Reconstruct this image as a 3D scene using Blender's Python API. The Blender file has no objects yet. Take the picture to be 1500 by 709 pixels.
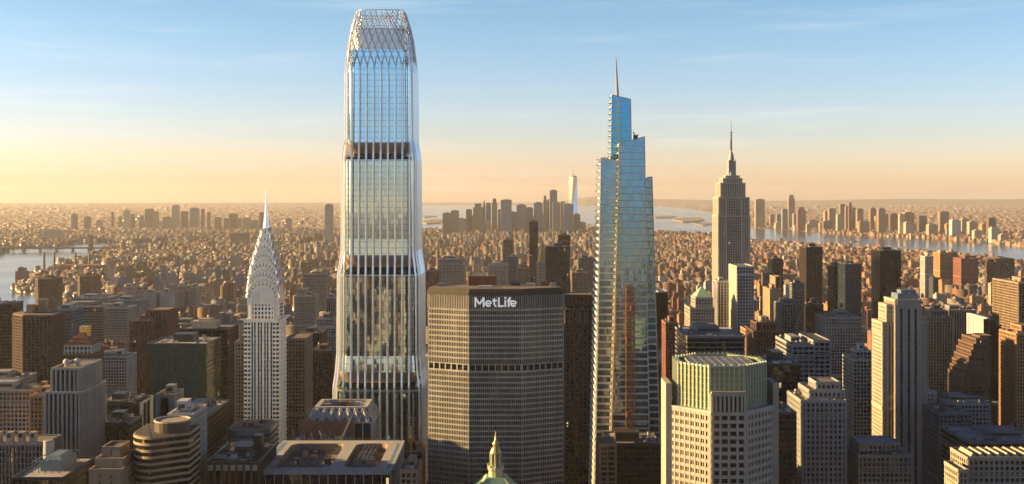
import bpy, math, random
import numpy as np
from mathutils import Vector
C = bpy.context.scene
R = math.radians
CAMZ, F, CX, EYE = 319.0, 1700.0, 750.0, 283.0     # camera height, focal length and eye line in photo pixels

# ---------------------------------------------------------------- camera, sky, sun, exposure
cd = bpy.data.cameras.new('camera'); cam = bpy.data.objects.new('camera', cd); C.collection.objects.link(cam)
cam.location = (0, 0, CAMZ); cam.rotation_euler = (R(90), 0, 0)
cd.sensor_width = 36; cd.lens = 36 * F / 1500; cd.shift_y = -(354.5 - EYE) / 1500
cd.clip_start = 1; cd.clip_end = 120000
C.camera = cam
SUN_EL, SUN_AZ = 12.0, 2.0         # elevation; degrees forward of straight left
sdir = Vector((-math.cos(R(SUN_AZ)) * math.cos(R(SUN_EL)), math.sin(R(SUN_AZ)) * math.cos(R(SUN_EL)), math.sin(R(SUN_EL))))
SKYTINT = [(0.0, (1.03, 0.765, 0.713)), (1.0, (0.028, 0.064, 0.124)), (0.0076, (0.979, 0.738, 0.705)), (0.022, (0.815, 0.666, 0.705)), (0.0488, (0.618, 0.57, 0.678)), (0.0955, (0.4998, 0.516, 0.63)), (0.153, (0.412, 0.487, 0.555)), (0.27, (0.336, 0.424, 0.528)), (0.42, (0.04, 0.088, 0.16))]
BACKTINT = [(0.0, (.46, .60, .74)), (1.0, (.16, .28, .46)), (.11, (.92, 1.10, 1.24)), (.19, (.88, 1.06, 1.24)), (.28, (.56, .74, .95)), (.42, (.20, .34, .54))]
w = bpy.data.worlds.new('World'); C.world = w; w.use_nodes = True
nt = w.node_tree; bg = nt.nodes['Background']
sky = nt.nodes.new('ShaderNodeTexSky'); sky.sky_type = 'NISHITA'; sky.sun_disc = False
sky.sun_elevation = R(SUN_EL); sky.sun_rotation = R(-90 + SUN_AZ); sky.altitude = 300
sky.air_density = 1.0; sky.dust_density = 1.2; sky.ozone_density = 2.0
tc = nt.nodes.new('ShaderNodeTexCoord'); sx = nt.nodes.new('ShaderNodeSeparateXYZ'); nt.links.new(tc.outputs['Generated'], sx.inputs[0])
rp = nt.nodes.new('ShaderNodeValToRGB'); nt.links.new(sx.outputs[2], rp.inputs[0])      # hand-set sky tint by height; unseen upper sky darkened to cut fill light
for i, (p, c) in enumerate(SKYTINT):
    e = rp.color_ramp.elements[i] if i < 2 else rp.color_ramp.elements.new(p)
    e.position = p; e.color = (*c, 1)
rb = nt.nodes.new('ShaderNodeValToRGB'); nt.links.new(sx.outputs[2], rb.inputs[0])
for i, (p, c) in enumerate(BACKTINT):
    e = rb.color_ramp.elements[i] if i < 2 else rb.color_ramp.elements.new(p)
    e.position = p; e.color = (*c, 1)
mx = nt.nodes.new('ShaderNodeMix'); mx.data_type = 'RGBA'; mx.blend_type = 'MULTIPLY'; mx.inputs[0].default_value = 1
mr = nt.nodes.new('ShaderNodeMapRange'); mr.interpolation_type = 'SMOOTHSTEP'; nt.links.new(sx.outputs[1], mr.inputs[0])   # unseen sky behind the view: darkened to cut fill, low band raised for reflections
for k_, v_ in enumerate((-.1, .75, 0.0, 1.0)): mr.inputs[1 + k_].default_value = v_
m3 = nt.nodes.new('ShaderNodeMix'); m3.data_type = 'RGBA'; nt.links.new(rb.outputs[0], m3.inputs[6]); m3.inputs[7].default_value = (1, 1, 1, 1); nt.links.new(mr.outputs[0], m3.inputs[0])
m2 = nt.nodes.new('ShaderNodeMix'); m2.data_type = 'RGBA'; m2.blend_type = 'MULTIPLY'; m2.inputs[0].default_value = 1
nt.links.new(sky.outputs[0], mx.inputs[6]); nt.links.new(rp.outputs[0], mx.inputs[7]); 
mp = nt.nodes.new('ShaderNodeMapping'); nt.links.new(tc.outputs['Generated'], mp.inputs[0]); mp.inputs[3].default_value = (2.2, 3.0, 34); mp.inputs[2].default_value = (0, .35, 0)      # thin high cirrus
cn = nt.nodes.new('ShaderNodeTexNoise'); nt.links.new(mp.outputs[0], cn.inputs['Vector']); cn.inputs['Scale'].default_value = 1.6; cn.inputs['Detail'].default_value = 9; cn.inputs['Roughness'].default_value = .62
cr = nt.nodes.new('ShaderNodeMapRange'); cr.interpolation_type = 'SMOOTHSTEP'; nt.links.new(cn.outputs[0], cr.inputs[0])
for k_, v_ in enumerate((.5, .85, 0.0, .30)): cr.inputs[1 + k_].default_value = v_
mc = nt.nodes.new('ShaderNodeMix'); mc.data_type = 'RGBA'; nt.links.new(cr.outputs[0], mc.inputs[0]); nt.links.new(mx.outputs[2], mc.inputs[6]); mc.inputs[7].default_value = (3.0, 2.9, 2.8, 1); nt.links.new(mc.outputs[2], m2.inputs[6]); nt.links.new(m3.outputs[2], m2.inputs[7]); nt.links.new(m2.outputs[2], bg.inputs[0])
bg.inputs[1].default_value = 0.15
sl = bpy.data.lights.new('sun', 'SUN'); so = bpy.data.objects.new('sun', sl); C.collection.objects.link(so)
sl.energy = 5.0; sl.angle = R(0.5); sl.color = (1.0, 0.645, 0.26)
so.rotation_euler = (-sdir).to_track_quat('-Z', 'Y').to_euler(); so.location = (-300, 0, 600)
C.view_settings.view_transform = 'Standard'; C.view_settings.look = 'None'
C.view_settings.exposure = 1.45; C.view_settings.gamma = 1
C.render.engine = 'CYCLES'
C.cycles.use_denoising = True; C.cycles.max_bounces = 5; C.cycles.diffuse_bounces = 1
C.cycles.glossy_bounces = 3; C.cycles.transmission_bounces = 2; C.cycles.volume_bounces = 0

def PX(px, Y): return (px - CX) / F * Y
def PZ(py, Y): return CAMZ - (py - EYE) / F * Y
def GY(py): return CAMZ * F / (py - EYE)
rng = random.Random(7)
HAZE = 0.000023

# ---------------------------------------------------------------- mesh helper
class MB:
    def __init__(s): s.v = []; s.f = []; s.m = []
    def face(s, pts, mi=0):
        i = len(s.v); s.v.extend(pts); s.f.append(tuple(range(i, i + len(pts)))); s.m.append(mi)
    def box(s, x0, x1, y0, y1, z0, z1, mi=0, top=None):
        s.prism([(x0, y0), (x1, y0), (x1, y1), (x0, y1)], z0, z1, mi, top)
    def prism(s, poly, z0, z1, mi=0, top=None, poly2=None, bottom=False):
        n = len(poly); i = len(s.v); p2 = poly2 or poly
        za = z0 if isinstance(z0, (list, tuple)) else [z0] * n
        zb = z1 if isinstance(z1, (list, tuple)) else [z1] * n
        s.v.extend([(poly[k][0], poly[k][1], za[k]) for k in range(n)]); s.v.extend([(p2[k][0], p2[k][1], zb[k]) for k in range(n)])
        for k in range(n):
            j = (k + 1) % n; s.f.append((i + k, i + j, i + n + j, i + n + k)); s.m.append(mi)
        s.f.append(tuple(i + n + k for k in range(n))); s.m.append(mi if top is None else top)
        if bottom: s.f.append(tuple(i + k for k in reversed(range(n)))); s.m.append(mi)
    def loft(s, rings, mi=0, cap=True, closed=True):
        n = len(rings[0]); i = len(s.v)
        for r in rings: s.v.extend(r)
        for a in range(len(rings) - 1):
            for k in range(n if closed else n - 1):
                j = (k + 1) % n
                s.f.append((i + a * n + k, i + a * n + j, i + (a + 1) * n + j, i + (a + 1) * n + k)); s.m.append(mi)
        if cap: s.f.append(tuple(i + (len(rings) - 1) * n + k for k in range(n))); s.m.append(mi)
    def tube(s, path, r, n=6, mi=0, cap=True):
        path = [Vector(p) for p in path]; rings = []
        for a, p in enumerate(path):
            t = (path[min(a + 1, len(path) - 1)] - path[max(a - 1, 0)]).normalized()
            u = t.cross(Vector((0, 0, 1)) if abs(t.z) < .97 else Vector((0, 1, 0))).normalized(); v = t.cross(u)
            rr = r[a] if isinstance(r, (list, tuple)) else r
            rings.append([tuple(p + rr * (math.cos(6.28318 * (k + .5) / n) * u + math.sin(6.28318 * (k + .5) / n) * v)) for k in range(n)])
        s.loft(rings, mi, cap)
    def cyl(s, x, y, z0, z1, r, r2=None, n=14, mi=0):
        r2 = r if r2 is None else r2
        ra = lambda q, z: [(x + q * math.cos(6.28318 * k / n), y + q * math.sin(6.28318 * k / n), z) for k in range(n)]
        s.loft([ra(r, z0), ra(max(r2, .01), z1)], mi)
    def lathe(s, x, y, prof, n=16, mi=0):
        s.loft([[(x + r * math.cos(6.28318 * k / n), y + r * math.sin(6.28318 * k / n), z) for k in range(n)] for r, z in prof], mi)
    def slab(s, p, q, n, d, z0, z1, mi=0, ends=True, bot=True):   # a plate on the vertical plane p-q, d proud along n
        a = (p[0] + n[0] * d, p[1] + n[1] * d); b = (q[0] + n[0] * d, q[1] + n[1] * d)
        s.face([(a[0], a[1], z0), (b[0], b[1], z0), (b[0], b[1], z1), (a[0], a[1], z1)], mi)
        if ends:
            s.face([(p[0], p[1], z0), (a[0], a[1], z0), (a[0], a[1], z1), (p[0], p[1], z1)], mi)
            s.face([(b[0], b[1], z0), (q[0], q[1], z0), (q[0], q[1], z1), (b[0], b[1], z1)], mi)
        s.face([(a[0], a[1], z1), (b[0], b[1], z1), (q[0], q[1], z1), (p[0], p[1], z1)], mi)
        if bot: s.face([(p[0], p[1], z0), (q[0], q[1], z0), (b[0], b[1], z0), (a[0], a[1], z0)], mi)
    def build(s, name, mats, parent=None, smooth=False):
        me = bpy.data.meshes.new(name); off = parent.get('_w', (0, 0, 0)) if parent else (0, 0, 0)
        me.from_pydata([(a - off[0], b - off[1], c - off[2]) for a, b, c in s.v], [], s.f)
        for m in (mats if isinstance(mats, (list, tuple)) else [mats]): me.materials.append(m)
        me.polygons.foreach_set('material_index', s.m)
        if smooth: me.polygons.foreach_set('use_smooth', [True] * len(s.f))
        o = bpy.data.objects.new(name, me); C.collection.objects.link(o)
        if parent: o.parent = parent; o['_w'] = off
        return o

def thing(name, label, cat, loc, group=None):
    o = bpy.data.objects.new(name, None); C.collection.objects.link(o); o.location = loc; o['_w'] = tuple(float(c) for c in loc)
    o.empty_display_size = 5
    return tag(o, label, cat, group)
def tag(o, label, cat, group=None):
    o['label'] = label; o['category'] = cat
    if group: o['group'] = group
    return o
def struct(o, kind='structure'): o['kind'] = kind; return o

# ---------------------------------------------------------------- materials
def newmat(name):
    m = bpy.data.materials.new(name); m.use_nodes = True
    return m, m.node_tree, m.node_tree.nodes['Principled BSDF']
def N(nt, t, **kw):
    n = nt.nodes.new(t)
    for k, v in kw.items():
        if k.startswith('i'): n.inputs[int(k[1:])].default_value = v
        else: setattr(n, k, v)
    return n
def M_(nt, op, a, b=None, c=None):
    n = nt.nodes.new('ShaderNodeMath'); n.operation = op
    for k, x in enumerate((a, b, c)):
        if x is None: continue
        if isinstance(x, (int, float)): n.inputs[k].default_value = x
        else: nt.links.new(x, n.inputs[k])
    return n.outputs[0]
def mixc(nt, f, a, b, blend='MIX'):
    n = nt.nodes.new('ShaderNodeMix'); n.data_type = 'RGBA'; n.blend_type = blend
    for k, x in ((0, f), (6, a), (7, b)):
        if isinstance(x, (int, float)): n.inputs[k].default_value = x
        elif isinstance(x, tuple): n.inputs[k].default_value = x if len(x) == 4 else x + (1,)
        else: nt.links.new(x, n.inputs[k])
    return n.outputs[2]
def weathered(nt, col, amt, objrand=.3):
    g = N(nt, 'ShaderNodeNewGeometry')
    mp = N(nt, 'ShaderNodeMapping'); nt.links.new(g.outputs['Position'], mp.inputs[0]); mp.inputs[3].default_value = (.35, .35, .02)
    n1 = N(nt, 'ShaderNodeTexNoise'); nt.links.new(mp.outputs[0], n1.inputs['Vector']); n1.inputs['Scale'].default_value = 1.0; n1.inputs['Detail'].default_value = 4
    n2 = N(nt, 'ShaderNodeTexNoise'); nt.links.new(g.outputs['Position'], n2.inputs['Vector']); n2.inputs['Scale'].default_value = .06; n2.inputs['Detail'].default_value = 5
    s = M_(nt, 'ADD', n1.outputs[0], n2.outputs[0])
    v = M_(nt, 'MULTIPLY_ADD', s, amt * 2, 1 - amt * 2)
    if objrand:
        oi = N(nt, 'ShaderNodeObjectInfo'); v = M_(nt, 'MULTIPLY', v, M_(nt, 'MULTIPLY_ADD', oi.outputs['Random'], objrand, 1 - objrand / 2))
    cc = N(nt, 'ShaderNodeCombineXYZ')
    for k in range(3): nt.links.new(v, cc.inputs[k])
    return mixc(nt, 1.0, col if isinstance(col, tuple) else col, cc.outputs[0], 'MULTIPLY')
def wall(name, col, rough=.8, amt=.3, metal=0.0, objrand=.15):
    m, nt, b = newmat(name)
    nt.links.new(weathered(nt, col, amt, objrand), b.inputs['Base Color'])
    b.inputs['Roughness'].default_value = rough; b.inputs['Metallic'].default_value = metal
    return m
def cells(nt, bay, fl):
    """horizontal and vertical cell coordinates of a wall point, and how far the face is a wall"""
    g = N(nt, 'ShaderNodeNewGeometry')
    p = N(nt, 'ShaderNodeSeparateXYZ'); nt.links.new(g.outputs['Position'], p.inputs[0])
    q = N(nt, 'ShaderNodeSeparateXYZ'); nt.links.new(g.outputs['True Normal'], q.inputs[0])
    ax, ay, az = (M_(nt, 'ABSOLUTE', q.outputs[k]) for k in range(3))
    onx = M_(nt, 'GREATER_THAN', ax, ay)
    h = M_(nt, 'ADD', M_(nt, 'MULTIPLY', p.outputs[1], onx), M_(nt, 'MULTIPLY', p.outputs[0], M_(nt, 'SUBTRACT', 1.0, onx)))
    return M_(nt, 'DIVIDE', h, bay), M_(nt, 'DIVIDE', p.outputs[2], fl), M_(nt, 'LESS_THAN', az, .5), onx
def cellnoise(nt, u, v, onx, seed=0.0):
    cv = N(nt, 'ShaderNodeCombineXYZ')
    nt.links.new(M_(nt, 'FLOOR', u), cv.inputs[0]); nt.links.new(M_(nt, 'FLOOR', v), cv.inputs[1]); nt.links.new(M_(nt, 'ADD', onx, seed), cv.inputs[2])
    wn = N(nt, 'ShaderNodeTexWhiteNoise'); nt.links.new(cv.outputs[0], wn.inputs['Vector'])
    return wn
def glass(name, col, bay=1.6, fl=3.6, rough=.08, var=(.055, .055, .05), lit=.0012, metal=0.0, wav=.0, blind=.22, litcol=(1, .72, .36)):
    m, nt, b = newmat(name)
    u, v, wl, onx = cells(nt, bay, fl); wn = cellnoise(nt, u, v, onx)
    isb = M_(nt, 'LESS_THAN', wn.outputs['Value'], blind)
    sep = N(nt, 'ShaderNodeSeparateColor'); nt.links.new(wn.outputs['Color'], sep.inputs[0])
    f = M_(nt, 'MULTIPLY', isb, sep.outputs[1])
    nt.links.new(mixc(nt, f, col, var), b.inputs['Base Color'])
    b.inputs['Roughness'].default_value = rough; b.inputs['Metallic'].default_value = metal; b.inputs['IOR'].default_value = 1.5
    if lit:
        on = M_(nt, 'MULTIPLY', M_(nt, 'GREATER_THAN', wn.outputs['Value'], 1 - lit), M_(nt, 'GREATER_THAN', sep.outputs[2], .3))
        b.inputs['Emission Color'].default_value = litcol + (1,)
        nt.links.new(M_(nt, 'MULTIPLY', on, .3), b.inputs['Emission Strength'])
    if wav:      # panes are never perfectly in plane: a small tilt per pane
        g = N(nt, 'ShaderNodeNewGeometry')
        vs = N(nt, 'ShaderNodeVectorMath', operation='SUBTRACT'); nt.links.new(wn.outputs['Color'], vs.inputs[0]); vs.inputs[1].default_value = (.5, .5, .5)
        vm = N(nt, 'ShaderNodeVectorMath', operation='SCALE'); nt.links.new(vs.outputs[0], vm.inputs[0]); vm.inputs['Scale'].default_value = wav
        va = N(nt, 'ShaderNodeVectorMath', operation='ADD'); nt.links.new(g.outputs['Normal'], va.inputs[0]); nt.links.new(vm.outputs[0], va.inputs[1])
        vn = N(nt, 'ShaderNodeVectorMath', operation='NORMALIZE'); nt.links.new(va.outputs[0], vn.inputs[0])
        nt.links.new(vn.outputs[0], b.inputs['Normal'])
    return m
def facade(name, col, win=(.025, .03, .035), bay=3.2, fl=3.5, fx=.5, fz=.5, attr=False, rough=.8, amt=.25, objrand=.3):
    """wall with rows of windows for buildings whose windows are about a pixel each"""
    m, nt, b = newmat(name)
    u, v, wl, onx = cells(nt, bay, fl)
    inx = M_(nt, 'LESS_THAN', M_(nt, 'FRACT', u), fx); inz = M_(nt, 'LESS_THAN', M_(nt, 'FRACT', v), fz)
    mask = M_(nt, 'MULTIPLY', M_(nt, 'MULTIPLY', inx, inz), wl)
    if attr:
        a = N(nt, 'ShaderNodeVertexColor', layer_name='col'); base = a.outputs[0]
    else: base = col
    base = weathered(nt, base, amt, 0 if attr else objrand)
    wn = cellnoise(nt, u, v, onx)
    mask2 = M_(nt, 'MULTIPLY', mask, M_(nt, 'MULTIPLY_ADD', wn.outputs['Value'], .35, .65))
    nt.links.new(mixc(nt, mask2, base, win), b.inputs['Base Color'])
    nt.links.new(M_(nt, 'MULTIPLY_ADD', mask, -.65, rough), b.inputs['Roughness'])
    return m

W = dict(
    limestone=wall('limestone', (0.336, 0.304, 0.248)), cream=wall('cream_stone', (0.4, 0.352, 0.272)), tan=wall('tan_brick', (0.288, 0.208, 0.136)),
    brown=wall('brown_brick', (0.128, 0.079, 0.053)), red=wall('red_brick', (0.23, 0.098, 0.064)), orange=wall('orange_brick', (0.399, 0.228, 0.114)),
    grey=wall('grey_concrete', (0.203, 0.203, 0.199)), white=wall('white_brick', (0.496, 0.48, 0.448)), pale=wall('pale_grey_stone', (0.315, 0.315, 0.307)),
    dark=wall('dark_metal', (.022, .026, .03), .45), bronze=wall('bronze_metal', (0.06, 0.045, 0.032), .45), blue=wall('blue_grey_metal', (0.16, 0.22, 0.27), .5),
    gold=wall('gold_leaf', (0.85, 0.55, 0.15), .35, .2, 1.0), copper=wall('green_copper', (0.26, 0.42, 0.3), .7), roof=wall('roof_gravel', (0.2, 0.18, 0.16), .95, .4),
    roofd=wall('roof_tar', (0.07, 0.068, 0.066), .9, .4), roofl=wall('roof_membrane', (0.45, 0.43, 0.4), .9, .4), steel=wall('polished_steel', (0.72, 0.74, 0.74), .28, .12, .9),
    terra=wall('terracotta_white', (0.66, 0.63, 0.57), .5, .15), rib=wall('white_steel_rib', (0.93, 0.92, 0.9), .28, .05, .55, objrand=0), wood=wall('water_tank_wood', (0.17, 0.1, 0.06)),
    verd=wall('lavender_grey_stone', (0.24, 0.224, 0.24)), rust=wall('rust_metal', (0.3, 0.11, 0.05), .7), plant=wall('terrace_planting', (0.05, 0.09, 0.025)),
)
G = dict(
    dark=glass('window_glass_dark', (.010, .013, .016)), brown=glass('window_glass_brown', (.014, .012, .010)), green=glass('curtain_glass_green', (.004, .05, .055), 1.5, 3.8, .05, (.05, .09, .08), .006, .0, .02, .3, (.75, 1, .85)),
    blue=glass('curtain_glass_blue', (.03, .06, .085), 1.5, 3.8, .05, (.12, .16, .18), .003, .0, .02), black=glass('curtain_glass_black', (.008, .010, .013), 1.5, 3.8, .06, (.03, .03, .03), .003, 0, .015),
    teal=glass('curtain_glass_teal', (.05, .10, .11), 1.5, 3.8, .08, (.16, .2, .2), .002, 0, .02),
)

# ---------------------------------------------------------------- facade relief of piers and spandrels over a glass core
def edge_grid(mb, p, q, z0, z1, bay, fl, pw, sh, dep, mi=0, sdep=.7, zoff=0):
    if 0 < sh < .8 and pw > 1.2: sdep = .25
    L = math.hypot(q[0] - p[0], q[1] - p[1])
    if L < .5: return
    t = ((q[0] - p[0]) / L, (q[1] - p[1]) / L); n = (t[1], -t[0])
    nb = max(1, round(L / bay)); st = L / nb
    P = lambda a: (p[0] + t[0] * a, p[1] + t[1] * a)
    if pw > 0:
        for i in range(nb + 1):
            a = min(max(i * st, pw / 2), L - pw / 2)
            mb.slab(P(a - pw / 2), P(a + pw / 2), n, dep, z0, z1, mi, bot=False)
    if sh > 0:
        z = z1
        while z - sh > z0:
            mb.slab(p, q, n, dep * sdep, z - sh, z, mi); z -= fl
# style: wall, glass, bay, floor, pier width, spandrel height, relief
ST = dict(
    lime=('limestone', 'dark', 3.4, 3.7, 1.2, 1.3, .4), cream=('cream', 'dark', 3.2, 3.6, 1.2, 1.3, .4), tan=('tan', 'brown', 3.0, 3.4, 1.15, 1.25, .35),
    brown=('brown', 'brown', 3.0, 3.3, 1.1, 1.2, .35), red=('red', 'brown', 3.0, 3.3, 1.2, 1.3, .35), orange=('orange', 'brown', 3.0, 3.4, 1.2, 1.2, .4),
    white=('white', 'dark', 3.0, 3.5, 1.0, 1.2, .4), grey=('grey', 'dark', 3.0, 3.6, 1.0, 1.3, .4), pale=('pale', 'dark', 3.2, 3.6, .95, 1.2, .4),
    piers=('pale', 'dark', 3.2, 3.7, 1.25, .6, .9), tpiers=('tan', 'brown', 3.2, 3.6, 1.25, .7, .8), lpiers=('verd', 'dark', 3.4, 3.6, 1.3, .6, .9),
    cpiers=('cream', 'dark', 3.6, 3.7, 1.4, .5, 1.0), bands=('cream', 'black', 6, 3.9, 0, 1.5, .5), gbands=('grey', 'black', 6, 3.9, 0, 1.35, .5),
    dkcurt=('dark', 'black', 1.6, 3.9, .14, .45, .15), green=('dark', 'green', 1.6, 3.9, .14, .3, .12), blue=('blue', 'blue', 1.6, 3.9, .16, .45, .18),
    teal=('blue', 'teal', 1.6, 3.8, .18, .7, .2), bronze=('bronze', 'black', 1.6, 3.8, .25, .7, .3), balc=('brown', 'brown', 4.2, 3.0, .9, .8, 1.1),
    gold=('tan', 'brown', 4.0, 3.0, 1.6, 1.1, 1.0), wgrid=('white', 'dark', 2.6, 3.7, .55, .75, .5), ogrid=('orange', 'brown', 3.2, 3.6, 1.1, .9, .7),
)
KEEP = []                                        # footprints already built on
ZB = np.full((355, 750), 1e9); ZH = np.zeros((355, 750), bool)     # which pixels of the photograph the hand-placed buildings take
def claim(x0, x1, yt, Y, yb=709, hand=True):
    a, b, c, d = int(max(x0, 0) // 2), int(min(x1, 1500) // 2) + 1, int(max(yt, 0) // 2), int(min(yb, 709) // 2) + 1
    z = ZB[c:d, a:b]; k = z > Y; z[k] = Y; ZH[c:d, a:b][k] = hand

def rect(x0, x1, y0, y1): return [(x0, y0), (x1, y0), (x1, y1), (x0, y1)]
def roof_kit(root, x0, x1, y0, y1, z, r, wm, kind='flat', roofm='roof'):
    """parapet, roof surface and the machinery that stands on it"""
    mb = MB(); t = .5; h = 1.1
    mb.box(x0 - .45, x1 + .45, y0 - .45, y0 + t, z - .3, z + h); mb.box(x0 - .45, x1 + .45, y1 - t, y1 + .45, z - .3, z + h)
    mb.box(x0 - .45, x0 + t, y0 + t, y1 - t, z - .3, z + h - .05); mb.box(x1 - t, x1 + .45, y0 + t, y1 - t, z - .3, z + h - .05)
    mb.build('parapet', wm, root)
    mb = MB(); mb.face([(x0 + t, y0 + t, z + .25), (x1 - t, y0 + t, z + .25), (x1 - t, y1 - t, z + .25), (x0 + t, y1 - t, z + .25)]); mb.build('roof', W[roofm], root)
    dx, dy = x1 - x0, y1 - y0; z += .25
    if kind == 'none' or dx < 7 or dy < 7: return
    ph = r.uniform(4, 7); a = x0 + dx * r.uniform(.15, .4); b = a + dx * r.uniform(.3, .45); c = y0 + dy * r.uniform(.2, .4); d = c + dy * r.uniform(.3, .45)
    mb = MB(); mb.box(a, b, c, d, z, z + ph); mb.box(a + .8, b - .8, c - .15, c, z + ph * .35, z + ph * .75, 1); mb.box(a - .25, b + .25, c - .25, d + .25, z + ph, z + ph + .4)
    mb.build('penthouse', [wm, W['dark']], root)
    for _ in range(int(min(13, 3 + dx * dy / 110))):
        for _try in range(8):
            sx, sy, sz = r.uniform(1.5, 4.5), r.uniform(1.5, 4), r.uniform(1, 2.8)
            px, py = x0 + 1.5 + r.random() * max(.1, dx - 3 - sx), y0 + 1.5 + r.random() * max(.1, dy - 3 - sy)
            if px + sx < a - .5 or px > b + .5 or py + sy < c - .5 or py > d + .5: break
        else: continue
        mb = MB(); mb.box(px, px + sx, py, py + sy, z + .3, z + sz); mb.box(px + .3, px + sx - .3, py + .3, py + sy - .3, z + sz, z + sz + .35, 1); mb.box(px + .1, px + sx - .1, py + .2, py + sy - .2, z, z + .3, 1)
        mb.build('roof_unit', [W[r.choice(['grey', 'pale', 'white'])], W['dark']], root)
    if dx * dy > 380:
        for _ in range(3):      # air ducts running over the roof
            la, ya = r.uniform(.25, .5) * dx, y0 + dy * r.uniform(.08, .9); xa = x0 + 1.5 + r.random() * (dx - la - 3); wd_ = r.uniform(.5, .9); mb = MB()
            if c - 1 < ya < d + 1: ya = y0 + dy * .06 + 1
            mb.box(xa, xa + la, ya, ya + wd_, z + .4, z + .4 + wd_); mb.box(xa, xa + wd_, ya + wd_, ya + wd_ + 2, z + .4, z + .4 + wd_)
            for u in np.linspace(.05, .95, 5): mb.box(xa + la * u, xa + la * u + .15, ya + .1, ya + wd_ - .1, z, z + .4)
            mb.build('duct_frame', W['pale'], root)
    if kind in ('tank', 'tank2'):
        for k in range(1 if kind == 'tank' else 2):
            tx, ty = x0 + dx * (.25 + .5 * r.random()), y0 + dy * (.25 + .5 * r.random()); zz = z + ph + .4 if a < tx < b and c < ty < d else z
            mb = MB()
            for sx in (-1.2, 1.2):
                for sy in (-1.2, 1.2): mb.box(tx + sx - .15, tx + sx + .15, ty + sy - .15, ty + sy + .15, zz, zz + 3)
            mb.cyl(tx, ty, zz + 3, zz + 7, 2.1, 2.0); mb.cyl(tx, ty, zz + 7, zz + 8.6, 2.25, .1); mb.build('water_tank', W['wood'], root)
    if kind == 'mast':
        mb = MB(); mb.tube([(a + 2, c + 2, z + ph), (a + 2, c + 2, z + ph + 16)], [.35, .12], 6); mb.build('antenna_mast', W['pale'], root)
def volume(fb, gb, poly, z0, z1, s, only_front=True):
    """glass core with its relief; poly counter-clockwise seen from above"""
    gb.prism(poly, 0 if z0 < 1 else z0, z1)
    wm, gm, bay, fl, pw, sh, dep = s
    for k in range(len(poly)):
        p, q = poly[k], poly[(k + 1) % len(poly)]; L = math.hypot(q[0] - p[0], q[1] - p[1]); ny = -(q[0] - p[0]) / max(L, 1e-6)
        if ny > .6: 
            fb.slab(p, q, ((q[1] - p[1]) / L, ny), .2, z0, z1); continue
        Ym = min(p[1], q[1]); zlo = max(z0, PZ(770, Ym))
        edge_grid(fb, p, q, zlo, z1, bay, fl, pw, sh, dep)
        n_ = ((q[1] - p[1]) / L, ny)
        if sh > 1.0 and z1 - z0 > 60 and dep < 1:       # cornice, belt course and a blank service floor break up the storeys
            for zz_, hh in ((z1, 1.0), (z1 - 2.6 * fl, .7), (z0 + (z1 - z0) * .62, fl * .95)):
                if zz_ - hh > zlo: fb.slab(p, q, n_, dep + .22, zz_ - hh, zz_)
def T(name, label, cat, vols, style, roof='flat', group=None, roofm='roof', cham=None, yb=None, seed=None, over=None):
    """a building of one or more box volumes given by photo pixels: (x left, x right, y top, distance, depth)"""
    s = list(ST[style])
    if over: s = [over.get(k, v) for k, v in zip(('wall', 'glass', 'bay', 'fl', 'pw', 'sh', 'dep'), s)]
    r = random.Random(seed if seed is not None else hash_(label))
    B = [(PX(v[0], v[3]), PX(v[1], v[3]), v[3], v[3] + v[4], PZ(v[2], v[3])) for v in vols]
    root = thing(name, label, cat, ((B[0][0] + B[0][1]) / 2, (B[0][2] + B[0][3]) / 2, 0), group)
    fb, gb = MB(), MB()
    for i, ((x0, x1, y0, y1, z), v) in enumerate(zip(B, vols)):
        poly = rect(x0, x1, y0, y1)
        if cham and i == 0:
            a, b2 = cham; poly = [(x0 + a, y0), (x1 - b2, y0)] + ([(x1, y0 + b2)] if b2 else []) + [(x1, y1), (x0, y1)] + ([(x0, y0 + a)] if a else [])
            if not a: poly = [(x0, y0)] + poly[1:]
        volume(fb, gb, poly, 0, z, s)
        KEEP.append((x0 - 3, x1 + 3, y0 - 3, y1 + 3)); claim(v[0], v[1], v[2], y0, yb or min(709, v[2] + 130))
    gb.build('window_glazing', G[s[1]], root); fb.build('facade_cladding', W[s[0]], root)
    for i, (x0, x1, y0, y1, z) in enumerate(B):
        if cham and i == 0:
            mb = MB(); a, b2 = cham; q = max(a, b2, 0)
            mb.prism([(x0 + a, y0 - .5), (x1 - b2, y0 - .5), (x1 + .5, y0 + b2), (x1 + .5, y1), (x0 - .5, y1), (x0 - .5, y0 + a)], z, z + 1.2, 0, 1); mb.build('parapet', [W[s[0]], W[roofm]], root)
            roof_kit(root, x0 + q * .6 + 1, x1 - q * .3 - 1, y0 + q + 1, y1 - 1, z + 1.2, r, W[s[0]], roof, roofm)
        else: roof_kit(root, x0, x1, y0, y1, z, r, W[s[0]], roof if i == 0 or r.random() < .4 else 'none', roofm)
    return root, B
def hash_(t):
    h = 0
    for c in t: h = (h * 131 + ord(c)) % 1000003
    return h

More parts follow.
